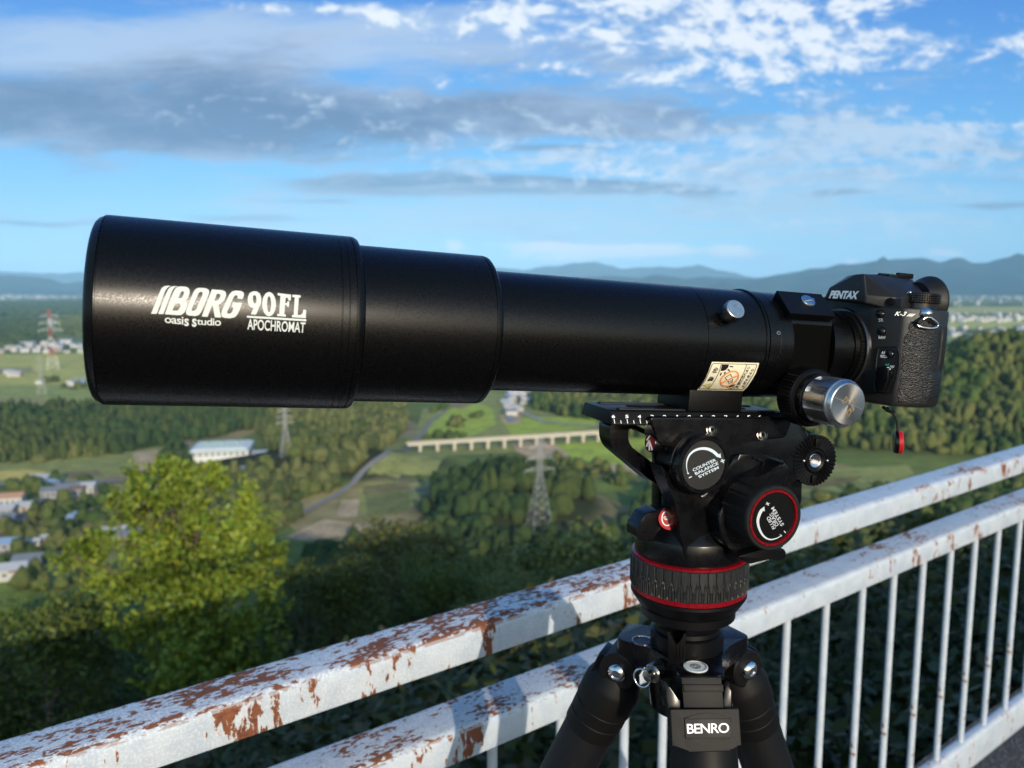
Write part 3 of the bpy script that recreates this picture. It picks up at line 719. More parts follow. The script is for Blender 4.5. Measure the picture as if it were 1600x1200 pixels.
# leather on the side: a skin that follows the bulge
def sidew(u):
    pts = [p for p in out[4:13]]
    for a, b in zip(pts, pts[1:]):
        if a[0] <= u <= b[0]: t = (u - a[0]) / (b[0] - a[0]); return a[1] + (b[1] - a[1]) * t
    return pts[0][1] if u < pts[0][0] else pts[-1][1]
bm = BM(); NU, NV = 26, 20; gridv = []
vl0, vl1 = vb + .0035, pl(1440, 502, .060).y
for j in range(NV + 1):
    v = vl0 + (vl1 - vl0) * j / NV; row = []
    a = uc + .0016 + (.0018 if j > NV * .82 else 0); b = uc + uw * .74 - .0055 * max(0, 1 - j / NV * 1.6)
    for i in range(NU + 1):
        u = a + (b - a) * i / NU; e = .0007 * min(1, min(i, NU - i) / 1.2, min(j, NV - j) / 1.0)
        row.append(bm.verts.new((u, v, sidew(u) - .0001 + e)))
    gridv.append(row)
for j in range(NV):
    for i in range(NU): bm.faces.new((gridv[j][i], gridv[j][i + 1], gridv[j + 1][i + 1], gridv[j + 1][i]))
dc.part('leatherette', bm, M['leather'], body, 60)
# terminal covers behind the leather
for (v0, v1, a, b) in ((vb + .0085, vb + .0275, uc + uw * .52, uc + uw * .90), (vb + .029, vt - .012, uc + uw * .77, uc + uw * .97)):
    bm = BM(); N = 10; P = []
    for j in range(7):
        row = []
        for i in range(N + 1):
            u = a + (b - a) * i / N; e = .0008 * min(1, min(i, N - i) / 1., min(j, 6 - j) / 1.)
            row.append(bm.verts.new((u, v0 + (v1 - v0) * j / 6, sidew(u) + e + (.0006 if v0 < vb + .02 else 0))))
        P.append(row)
    for j in range(6):
        for i in range(N): bm.faces.new((P[j][i], P[j][i + 1], P[j + 1][i + 1], P[j + 1][i]))
    dc.part('terminal_cover', bm, M['leather'] if v0 < vb + .02 else M['rubber'], body, 40)
def sidemap(off): return lambda x, y: (lambda p: Vector((p.x, p.y, sidew(p.x) + off)))(pl(x, y, .0575))
bm = BM(); text(bm, 'K-3', [(1406.2, 487), (1423, 487.4), (1420.4, 494), (1403.6, 493.4)], sidemap(.0004), .012, .2); text(bm, 'III', [(1423.6, 490.2), (1431, 490.4), (1428.6, 494.8), (1421.6, 494.6)], sidemap(.0004), .03, .25)
dc.part('lettering', bm, M['white'], body, None)
# strap lug
bm = BM(); q = sidemap(0)(1442, 490); dome(bm, .0044, .0048, frame(q, (0, .15, 1)), 28, 8, .001)
lug = dc.part('strap_lug', bm, M['chrome'], body, 50)
bm = BM(); tube(bm, [sidemap(.0032)(x, y) for x, y in smooth_closed([(1441, 494), (1449, 500), (1454.5, 506.5), (1452, 511.2), (1446, 512.4), (1437, 512.0), (1429.5, 509.6), (1427.5, 505.2), (1433.5, 499)], 2)], .00085, 10, True)
dc.part('strap_ring', bm, M['chrome'], lug, 60)
bm = BM(); prism(bm, rounded([(q.x - .0090, q.y - .0062), (q.x - .0030, q.y - .0018), (q.x + .0030, q.y - .0018), (q.x + .0092, q.y - .0060), (q.x + .0078, q.y - .0085), (q.x + .0015, q.y - .0050), (q.x - .0028, q.y - .0050), (q.x - .0080, q.y - .0085)], .001), q.z - .001, q.z + .0026, I4, .0006, 2, True)
dc.part('lug_guard', bm, M['rubber'], lug, 30)
# hanging strap anchor
wA = .030
an = Thing('strap_anchor', 'small red and black strap button dangling under the camera on a thin cord', 'strap anchor', pl(1404, 705, wA), RIG)
bm = BM(); tube(bm, [pl(x, y, wA) for x, y in ((1386, 637), (1389, 642), (1394, 645), (1399, 650), (1402, 658), (1403, 668), (1402.5, 678))], .00115, 8)
tube(bm, [pl(x, y, wA + .002) for x, y in ((1380, 636), (1386, 641), (1392, 643.5), (1397, 645))], .0013, 8)
an.part('cord', bm, M['cord'], None, 60)
c = pl(1403, 691, wA); ax = Vector((.66, .05, .75)).normalized()
ax = (RIGI.to_3x3() @ (Vector((.94, -.30, .02)))).normalized()
k = 16.2 * mm_px(1403, 691, wA); m = frame(c, ax, (0, 1, 0))
bm = BM(); lathe(bm, [(k * .9, -.0030), (k, -.0024), (k, -.0002)], m, 40, True, True); an.part('button_back', bm, M['gloss'], None, 40)
bm = BM(); lathe(bm, [(k, -.0001), (k, .0024), (k * .92, .0031), (k * .4, .0034), (.0001, .0034)], m, 40, True, False); an.part('button_front', bm, M['redp'], None, 40)

# ------------------------------------------------------------------ the fluid video head
AXP = RIG @ pl(1075.5, 905, .0); AX = Vector((AXP.x, AXP.y, 0))
TOC = Vector((-AX.x, -AX.y, 0)).normalized()
def zp(py, R, px=1075.5):
    d = ray(px, py); P = AX + TOC * R
    t = ((P - CAM).dot(TOC)) / d.dot(TOC); return (CAM + d * t).z
VM = RIGI @ Matrix.Translation(AX)                     # lathe matrix for upright parts, height in world z
hd = Thing('fluid_video_head', 'black fluid video head with red rings, between the telescope and the tripod', 'video head', RIGI @ Vector((AX.x, AX.y, zp(987, .036))), RIG)
def pp(pts, w): return [(lambda q: (q.x, q.y))(pl(x, y, w)) for x, y in pts]
# quick release plate with a scale
uL, uR = pl(957, 659, .0255).x, pl(1236, 655, .0255).x
PR = [(-.0255, -.0098), (.0255, -.0098), (.0255, -.0082), (.0212, -.0008), (.0204, 0), (-.0204, 0), (-.0212, -.0008), (-.0255, -.0082)]
bm = BM(); PM = frame((0, v_top, 0), (1, 0, 0), (0, 0, 1)) 
PM = Matrix(((0, 0, 1, 0), (0, 1, 0, v_top), (-1, 0, 0, 0), (0, 0, 0, 1)))   # local x -> -w, y -> v, z -> u
prism(bm, PR, uL, uR, PM, .0004, 2)
plate = hd.part('release_plate', bm, M['black'], smooth=20)
for wc in (.0150, -.0150):
    bm = BM(); prism(bm, rounded([(uL + .008, -wc - .0030), (uR - .008, -wc - .0030), (uR - .008, -wc + .0030), (uL + .008, -wc + .0030)], .0025), 0, .0011, Matrix(((1, 0, 0, 0), (0, 0, 1, v_top - .0002), (0, -1, 0, 0), (0, 0, 0, 1))), .0004, 2, True)
    hd.part('rubber_strip', bm, M['rubber'], plate, 30)
bm = BM(); prism(bm, rounded([(uL + .024, -.0042), (uR - .024, -.0042), (uR - .024, .0042), (uL + .024, .0042)], .004), 0, .0004, Matrix(((1, 0, 0, 0), (0, 0, 1, v_top), (0, -1, 0, 0), (0, 0, 0, 1))))
hd.part('slot', bm, M['deep'], plate, None)
sn = Vector((0, .0043, .0074)).normalized(); sp0 = Vector((0, v_top - .0008, .0212)) + sn * .00025
sc_map = lambda x, y: hit(x, y, sp0, sn)
bm = BM()
for ch, x in (('6', 958.5), ('5', 979.5), ('4', 999), ('3', 1019), ('2', 1038.5), ('1', 1058), ('0', 1077), ('1', 1096), ('2', 1115), ('3', 1134), ('4', 1152), ('5', 1170), ('6', 1187)):
    h = 2.6 if ch != '1' else 1.1
    yo = 650.6 + (x - 958) * .004
    text(bm, ch, [(x - h, yo - 2.4), (x + h, yo - 2.4), (x + h, yo + 2.6), (x - h, yo + 2.6)], sc_map, .02)
for i in range(14):
    x = 959.5 + i * 10.1
    pline(bm, [(x, 654.8 if i % 2 == 0 else 656.8), (x + 1.2, 661.6)], .95, sc_map)
hd.part('scale', bm, M['white'], plate, None)
# tilting body that clamps the plate
bm = BM()
BP = [(1030, 653), (1240, 654.5), (1251, 664), (1264, 674), (1270, 700), (1262, 735), (1244, 752), (1228, 762), (1205, 790), (1165, 800), (1118, 790), (1082, 775), (1058, 765), (1046, 742), (1041, 715), (1038, 690), (1034, 670)]
prism(bm, rounded(pp(BP, .0290), .006, 3), .010, .0290, I4, .0032, 4, True)
hbody = hd.part('tilt_body', bm, M['gloss'], smooth=40)
bm = BM(); prism(bm, rounded(pp([(1013, 651.5), (1238, 652.5), (1228, 684), (1168, 690), (1150, 700), (1040, 700), (1030, 690)], .030), .004, 3), .026, .0306, I4, .0014, 3, True)
hd.part('clamp_cheek', bm, M['gloss'], hbody, 40)
for x, y in ((1112, 672), (1191, 680)):
    q = pl(x, y, .0306); m = frame(q - Vector((0, 0, .0010)), (0, .25, 1), (1, 0, 0)); k = mm_px(x, y, .03)
    bm = BM(); lathe(bm, [(9.5 * k, 0), (9.5 * k, .0012), (8.5 * k, .0014), (7 * k, .0003), (4.2 * k, .0003)], m, 36, False, False); lathe(bm, [(6 * k, .0002), (5.8 * k, .0016), (3.4 * k, .0019), (3.0 * k, .0006), (.0001, .0006)], m, 24, False, False)
    hd.part('clamp_screw', bm, M['steel'], hbody, 30)
bm = BM(); q = [pl(1008, 662, .0285), pl(1238, 662, .0285), pl(1238, 650, -.024), pl(1012, 650, -.024)]
prism(bm, [(p.x, -p.z) for p in q], v_top - .0165, v_top - .0085, Matrix(((1, 0, 0, 0), (0, 0, 1, 0), (0, -1, 0, 0), (0, 0, 0, 1))), .0015, 2)
hd.part('plate_clamp', bm, M['gloss'], hbody, 30)
bm = BM(); prism(bm, rounded(pp([(1052, 690), (1240, 690), (1236, 780), (1200, 862), (1062, 862), (1048, 800)], .0), .004, 3), -.014, .012, I4, .002, 2); hd.part('tilt_core', bm, M['gloss'], hbody, 30)
# near arm, drag housing, far column
bm = BM(); prism(bm, rounded(pp([(1032, 725), (1062, 762), (1094, 770), (1106, 800), (1116, 845), (1124, 873), (1072, 876), (1067, 850), (1061, 815), (1053, 780), (1040, 750)], .034), .004, 3), .017, .034, I4, .0030, 4, True)
hd.part('near_arm', bm, M['gloss'], smooth=40)
bm = BM(); prism(bm, pp([(1023, 700), (1040, 700), (1040, 815), (1023, 815)], -.030), -.036, -.024, I4, .002, 2)
hd.part('far_arm', bm, M['gloss'], smooth=40)
bm = BM()
prism(bm, rounded(pp([(1090, 775), (1128, 748), (1150, 711), (1182, 709), (1229, 717), (1229, 765), (1226, 845), (1221, 862), (1196, 870), (1165, 879), (1110, 880)], .034), .004, 3), .000, .034, I4, .004, 4, True)
dh = hd.part('drag_housing', bm, M['gloss'], smooth=45)
bm = BM()
cw = [(1119, 801), (1137, 780), (1152, 759), (1172, 746), (1191, 741), (1209, 729), (1220, 722), (1228, 724), (1230, 735), (1226, 775), (1222, 845), (1205, 866), (1160, 868), (1128, 850)]
prism(bm, rounded(pp(cw, .048), .005, 3), .028, .0500, I4, .0020, 3, True, lambda p: p)
hd.part('wing_rim', bm, M['gloss'], dh, 45)
for i in range(3):
    bm = BM(); tube(bm, [pl(1176 + i * 8 + dx, 715 + i * 4 + dy, .0345) for dx, dy in ((0, 0), (14, 4), (27, 11))], .0009, 8); hd.part('rib', bm, M['gloss'], dh, 60)
# counterbalance knob
wc = .0480; c = pl(1101, 727, wc); k = mm_px(1101, 727, wc); m = frame((c.x, c.y, 0), (0, 0, 1), (1, 0, 0))
bm = BM(); ro = 45.5 * k
lathe(bm, [(ro * 1.02, .020), (ro * 1.02, .0385), (ro * .985, .0390), (ro, .0396), (ro, wc - .0025), (ro * .985, wc - .0009), (ro * .95, wc), (ro * .845, wc), (ro * .835, wc - .0006), (ro * .83, wc - .0014)], m, 120, True, False, rmod=lambda a, h: 1 + (.02 if (math.cos(a * 6 - .5) > .80 and h < wc - .002) else 0))
cbk = hd.part('counterbalance_knob', bm, M['gloss'], smooth=30)
bm = BM(); lathe(bm, [(ro * .84, wc - .0013), (.0001, wc - .0013)], m, 96, False, False); hd.part('knob_face', bm, simple('speckled black face', (.007, .007, .007), .40, 0, .45, .5, 3200, .3, 2600), cbk, None)
fm = lambda x, y: hit(1040 + x / 12, 680 + y / 12, (0, 0, wc - .0010), (0, 0, 1))
bm = BM()
text(bm, 'COUNTER', [(500, 632), (930, 432), (954, 482), (520, 687)], fm, .02); text(bm, 'BALANCE', [(540, 702), (975, 494), (994, 547), (570, 750)], fm, .02); text(bm, 'SYSTEM', [(605, 762), (985, 577), (1003, 626), (635, 806)], fm, .02)
def arc(bm, pts, w0, w1, f, n=30):
    P = [Vector(p) for p in pts]; o = []
    for i in range(len(P) - 1):
        p0, p1, p2, p3 = P[max(i - 1, 0)], P[i], P[i + 1], P[min(i + 2, len(P) - 1)]
        for j in range(5):
            t = j / 5; o.append(.5 * (2 * p1 + (p2 - p0) * t + (2 * p0 - 5 * p1 + 4 * p2 - p3) * t * t + (3 * p1 - p0 - 3 * p2 + p3) * t ** 3))
    o.append(P[-1]); n = len(o)
    pline(bm, [tuple(q) for q in o], [w0 + (w1 - w0) * min(1, i / n * 1.25) for i in range(n)], f)
arc(bm, [(418, 712), (398, 630), (393, 540), (412, 445), (462, 355), (555, 283), (680, 250), (800, 262), (900, 312), (985, 388)], 7, 56, fm)
shape(bm, [[(948, 404), (1042, 428), (1028, 338)]], fm); shape(bm, [[(395, 705), (446, 706), (424, 736)]], fm)
for a, b in (((1030, 495), (1108, 465)), ((1052, 448), (1088, 522)), ((437, 802), (490, 774))): pline(bm, [a, b], 20, fm)
hd.part('lettering', bm, simple('pale blue grey print', (.55, .64, .72), .5, 0, .3), cbk, None)
# fluid drag knob
wd = .0760; c = pl(1209.5, 809.5, wd); k = mm_px(1209, 809, wd); m = frame((c.x, c.y, 0), (0, 0, 1), (1, 0, 0)); ro = 48.5 * k
bm = BM()
lathe(bm, [(ro * .96, .046), (ro * 1.0, .048), (ro * 1.0, wd - .0060), (ro * 1.01, wd - .0055), (ro * 1.01, wd - .0012), (ro * .98, wd), (ro * .885, wd), (ro * .875, wd - .0008)], m, 180, True, False, rmod=lambda a, h: 1 - (.045 if (math.sin(a * 17 + h * 60) > .55 and h < wd - .006) else 0))
dk = hd.part('drag_knob', bm, M['rubber'], smooth=25)
bm = BM(); lathe(bm, [(ro * .88, wd - .0012), (ro * .865, wd + .0002), (ro * .80, wd + .0002), (ro * .785, wd - .0012)], m, 120, False, False); hd.part('red_ring', bm, M['red'], dk, 30)
bm = BM(); lathe(bm, [(ro * .79, wd - .0010), (.0001, wd - .0010)], m, 96, False, False); hd.part('knob_face', bm, M['black'], dk, None)
fm = lambda x, y: hit(1120 + x * .15825, 690 + y * .15825, (0, 0, wd - .0007), (0, 0, 1))
bm = BM()
text(bm, 'FLUID', [(552, 868), (488, 752), (522, 734), (584, 852)], fm, .01); text(bm, 'DRAG', [(580, 840), (518, 716), (552, 698), (612, 822)], fm, .01); text(bm, 'SYSTEM', [(634, 838), (534, 660), (566, 640), (666, 820)], fm, .01)
arc(bm, [(640, 925), (590, 955), (520, 966), (460, 930), (420, 860), (405, 780), (425, 710), (447, 672)], 5, 30, fm)
shape(bm, [[(432, 668), (473, 690), (470, 640)]], fm); pline(bm, [(622, 918), (643, 926)], 5, fm); pline(bm, [(643, 926), (632, 940)], 5, fm)
for a, b in (((484, 618), (520, 610)), ((494, 597), (510, 632)), ((664, 882), (680, 902))): pline(bm, [a, b], 9, fm)
hd.part('lettering', bm, M['grey'], dk, None)
bm = BM(); prism(bm, rounded(pp([(1150, 868), (1200, 855), (1222, 856), (1226, 862), (1224, 870), (1214, 875), (1200, 872), (1168, 880)], .058), .0015, 2), .046, .060, I4, .001, 2, True); hd.part('drag_lever', bm, M['black'], smooth=30)
# rosette for the pan bar
wr = .0300; c = pl(1274.5, 720, wr); k = mm_px(1274, 720, wr); m = frame((c.x, c.y, 0), (0, 0, 1), (1, 0, 0)); ro = 37.5 * k
bm = BM(); prism(bm, rounded(pp([(1205, 664), (1240, 662), (1266, 675), (1290, 700), (1292, 725), (1282, 745), (1250, 752), (1215, 752)], .016), .004, 3), -.022, .017, I4, .003, 3, True); hd.part('bar_arm', bm, M['gloss'], smooth=40)
bm = BM(); lathe(bm, [(ro * .98, .014), (ro, wr - .0035), (ro, wr - .0012), (ro * .50, wr - .0012), (ro * .44, wr + .0004), (ro * .38, wr + .0004), (ro * .27, wr - .001), (ro * .26, wr - .006)], m, 80, True, False)
for i in range(38):
    a = 2 * math.pi * i / 38
    if i % 19 in (9,): continue
    mm = m @ Matrix.Rotation(a, 4, 'Z') @ Matrix.Translation((ro * .76, 0, wr - .0010)) @ Matrix.Rotation(R_(45), 4, 'X')
    box(bm, (ro * .50, .0013, .0013), mm)
for a in (R_(90), R_(-90)): box(bm, (ro * .3, ro * .22, .0030), m @ Matrix.Rotation(a, 4, 'Z') @ Matrix.Translation((ro * .72, 0, wr - .0006)), .0004)
ros = hd.part('rosette', bm, M['black'], smooth=20)
bm = BM(); n = 9; pr_ = []
for i in range(n): h = wr - .0002 - i * .0009; pr_ += [(ro * .262, h), (ro * .225, h - .00045)]
lathe(bm, pr_, m, 40, False, True); hd.part('threaded_socket', bm, M['chrome'], ros, 20)
bm = BM()
for s in (-1, 1): dome(bm, ro * .085, ro * .09, frame(m @ Vector((s * ro * .56, 0, wr - .0006)), (0, .1, 1)), 16, 4)
hd.part('rosette_pins', bm, M['steel'], ros, 40)
# release lever loop
bm = BM(); prism(bm, rounded(pp([(951, 662), (951, 688), (957, 702), (1012, 748), (1027, 758), (1040, 745), (1028, 730), (985, 698), (979.5, 687), (979.5, 670), (985, 668), (1012, 681), (1016, 674), (985, 661)], .0), .0035, 3), -.016, .002, I4, .0012, 2)
hd.part('lever_loop', bm, M['gloss'], smooth=40)
# red release button
c = pl(1016, 692.5, .022); k = mm_px(1016, 692, .022); m = frame(c, (-1, 0, .12), (0, 1, 0)); r = 14.2 * k
bm = BM(); lathe(bm, [(r * 1.0, -.014), (r * 1.0, -.0006), (r * .93, .0003), (r * .86, .0003), (r * .84, -.0006)], m, 48, True, False); rb = hd.part('release_button', bm, M['gloss'], smooth=30)
bm = BM(); lathe(bm, [(r * .85, -.0004), (.0001, -.0004)], m, 40, False, False); rf = hd.part('red_cap', bm, M['redp'], rb, None)
mf = frame(c + Vector((-1, 0, .12)).normalized() * .0, (-1, 0, .12)); fm = lambda x, y: hit(890 + x * .1, 610 + y * .1, c, Vector((-1, 0, .12)).normalized()) + Vector((-.0001, 0, 0))
bm = BM()
for a, b in (((1205, 780), (1262, 700)), ((1245, 775), (1200, 880)), ((1245, 775), (1248, 940)), ((1245, 775), (1295, 935))): pline(bm, [a, b], 22, fm)
hd.part('emblem', bm, M['white'], rf, None)
# pan base, rings and bowl
z1, z2 = zp(853, .0410), zp(889, .0415)
bm = BM(); lathe(bm, [(.0405, z2 - .002), (.0412, z2), (.0414, z1 - .0012), (.0408, z1), (.0300, z1 + .0135), (.0280, z1 + .0150), (.0001, z1 + .0150)], VM, 128, True, False)
base = hd.part('pan_base', bm, M['gloss'], smooth=30)
bm = BM(); prism(bm, rounded(pp([(991, 840), (991, 823), (1004, 801), (1024, 794), (1040, 797), (1052, 830), (1052, 850)], .008), .002, 2), -.004, .012, I4, .0022, 3)
hd.part('level_housing', bm, M['gloss'], base, 30)
q0 = RIGI @ (AX + Vector((0, 0, 0)))
bn = Vector((-.55, .15, .82)).normalized(); c = pl(1046, 811, .0175); m = frame(c, bn, (0, 1, 0)); k = mm_px(1046, 810, .02)
bm = BM(); lathe(bm, [(17 * k, -.010), (17 * k, .0), (16 * k, .0008), (.0001, .0008)], m, 48, True, False); gb = hd.part('side_button', bm, M['redp'], base, 30)
fm = lambda x, y: hit(970 + x * .1, 760 + y * .1, c + bn * .0009, bn)
bm = BM(); pline(bm, [(725 + 82 * math.cos(t), 500 + 112 * math.sin(t)) for t in [i * 2 * math.pi / 30 for i in range(30)]], 16, fm, True); text(bm, 'GO!', [(668, 462), (800, 500), (800, 556), (668, 512)], fm, .02); hd.part('lettering', bm, M['white'], gb, None)
z3, z4 = zp(895, .0440), zp(943, .0440)
bm = BM(); lathe(bm, [(.0425, z2 - .0025), (.0434, z2 - .0018), (.0434, z2 - .0002), (.0418, z2 + .0006), (.0405, z2 + .0006)], VM, 160, False, False); hd.part('red_ring', bm, M['red'], base, 30)
def gripmod(a, h):
    t = (h - z4) / (z3 - z4); x = (a * 44 / (2 * math.pi)) % 1; x = abs(x - .5) * 2
    hw = .18 + .55 * max(0, min(1, (.62 - t) / .30)) * (1 if t > .05 else .9)
    return 1.0 - .022 * (1 if x < hw * .16 + .08 or (abs(x - hw) < .12) else 0) if .02 < t < .98 else 1
bm = BM(); lathe(bm, [(.0430, z4 - .0004), (.0442, z4 + .0004)] + [(.0446, z4 + .0006 + (z3 - z4 - .0012) * i / 12) for i in range(13)] + [(.0442, z3 - .0002), (.0430, z3 + .0004)], VM, 528, False, False, rmod=gripmod)
hd.part('grip_ring', bm, M['grip'], base, 18)
z5, z6 = zp(951, .0432), zp(958, .0435)
bm = BM(); lathe(bm, [(.042, z4 + .0003), (.0434, z4 - .0004), (.0434, z5 + .0004), (.042, z5)], VM, 160, False, False); hd.part('red_ring', bm, M['red'], base, 30)
z7, z8 = zp(972, .0362), zp(987, .0360)
bm = BM(); lathe(bm, [(.042, z5 + .0004), (.0436, z5 - .0002), (.0438, z6 + .0008), (.0434, z6), (.0385, z7 + .0022), (.0355, z7 + .0010), (.0350, z7), (.0358, z7 - .0006), (.0358, z8 + .0006), (.0350, z8)], VM, 128, False, True); hd.part('bowl', bm, M['black'], base, 30)

# ------------------------------------------------------------------ the tripod
tp = Thing('tripod', 'black tripod with chrome leg bolts and a white lettered plate on its front leg', 'tripod', (AX.x, AX.y, 0))
TM = Matrix.Translation(AX)
LAYVIEW = CAM
zc0, zc1 = zp(1033, .0278), zp(1006, .0278)
bm = BM(); lathe(bm, [(.0272, zc0 - .012), (.0278, zc0), (.0278, zc1 - .0004), (.0270, zc1 + .0004), (.0250, zc1 + .0010), (.0245, zc1 + .004), (.0262, zc1 + .0075), (.0262, z8 - .0006), (.024, z8 - .0004)], TM, 96, True, True); col = tp.part('centre_collar', bm, M['black'], smooth=30)
bm = BM(); tb0 = (AX + TOC * .0285)
lt = frame(Vector((0, 0, 0)), TOC, (1, 0, 0))
def wpl(px, py, P, n):
    d = ray(px, py); return CAM + d * ((P - CAM).dot(n) / d.dot(n))
def wframe(P, n, pts):
    m = frame(P, n, (1, 0, 0)); mi = m.inverted()
    return m, [(lambda q: (q.x, q.y))(mi @ wpl(x, y, P, n)) for x, y in pts]
m, pts = wframe(AX + TOC * .036 + Vector((0, 0, zc1)), TOC, [(1043, 986), (1048, 987), (1051, 1000), (1057, 1008), (1064, 1002), (1067, 990), (1072, 988), (1070, 1032), (1060, 1040), (1044, 1036)])
prism(bm, pts, -.014, .0015, m, .0008, 2, True)
for i in range(3): box(bm, (.0012, .011, .001), m @ Matrix.Translation(((pts[6][0] + pts[7][0]) / 2 - .001 - i * .0022, pts[7][1] + .007, .0018)), .0003)
tp.part('clamp_lever', bm, M['black'], col, 30)
# crown
RJ = .050
zs = (lambda P: P.z)(wpl(1087, 1043, AX + Vector((0, -.040, 0)), Vector((0, -1, 0))))
LEG = [(R_(-90), R_(23)), (R_(155), R_(24.3)), (R_(30), R_(23.5))]
ol = []
for i, (az, ti) in enumerate(sorted(LEG)):
    d = Vector((math.cos(az), math.sin(az))); n = Vector((-d.y, d.x)); b2 = sorted(LEG)[(i + 1) % 3][0]
    if b2 < az: b2 += 2 * math.pi
    ol += [tuple(d * .052 - n * .0165), tuple(d * .052 + n * .0165), tuple(d * .040 + n * .0175)]
    mid = (az + b2) / 2; ol += [(math.cos(mid - .35) * .032, math.sin(mid - .35) * .032), (math.cos(mid + .35) * .032, math.sin(mid + .35) * .032)]
    d2 = Vector((math.cos(b2), math.sin(b2))); n2 = Vector((-d2.y, d2.x)); ol.append(tuple(d2 * .040 - n2 * .0175))
bm = BM(); prism(bm, rounded(ol, .006, 3), zs - .017, zs, TM, .0016, 3); lathe(bm, [(.027, zs - .05), (.030, zs - .016)], TM, 48)
crown = tp.part('crown', bm, M['gloss'], smooth=35)
P = Vector((AX.x, AX.y, zs)); bl = wpl(1087, 1042.5, P, Vector((0, 0, 1)))
bm = BM(); lathe(bm, [(.0088, -.001), (.0088, .0008), (.0078, .0010)], Matrix.Translation(bl), 40, False, False); lathe(bm, [(.0079, .0003), (.0001, .0005)], Matrix.Translation(bl), 40, False, False)
lv = tp.part('bubble_level', bm, simple('white level disc', (.62, .64, .62), .2, 0, .6), crown, 40)
bm = BM()
for r in (.0034, .0018): tube(bm, [bl + Vector((r * math.cos(t), r * math.sin(t), .0007)) for t in [i * 2 * math.pi / 24 for i in range(24)]], .0002, 6, True)
tp.part('level_rings', bm, M['ink'], lv, 60)
bl = wpl(1004, 1001, P, Vector((0, 0, 1)))
bm = BM(); lathe(bm, [(.0085, -.0005), (.0085, .0004), (.0074, .0006), (.0070, -.0002), (.0001, -.0004)], Matrix.Translation(bl), 36, False, False); tp.part('crown_socket', bm, M['steel'], crown, 30)
# hook ring
c = wpl(1018, 1053, AX + TOC * .034, TOC); hx = Vector((-.75, -.66, -.05)).normalized(); m = frame(c, hx, (0, 0, 1))
bm = BM(); lathe(bm, [(.0072, -.010), (.0072, -.001), (.0060, .0002), (.0040, .0004), (.0036, .0050), (.0040, .0056), (.0001, .0060)], m, 40, True, False, rmod=lambda a, h: 1 - (.04 if math.sin(a * 20) > 0 and -.009 < h < -.0015 else 0)); hk_ = tp.part('hook_post', bm, M['steel'], crown, 25)
cc = wpl(1003.5, 1059.5, c + hx * .003, TOC); e1 = RIGHT; e2 = UP; kk = (cc - CAM).dot(FWD) / F
bm = BM(); tube(bm, [cc + e1 * (math.cos(t) * 13.0 * kk) + e2 * (math.sin(t) * 14.0 * kk) + TOC * (.003 * math.cos(t)) for t in [i * 2 * math.pi / 36 for i in range(36)]], .0009, 8, True); tp.part('hook_ring', bm, M['chrome'], hk_, 60)
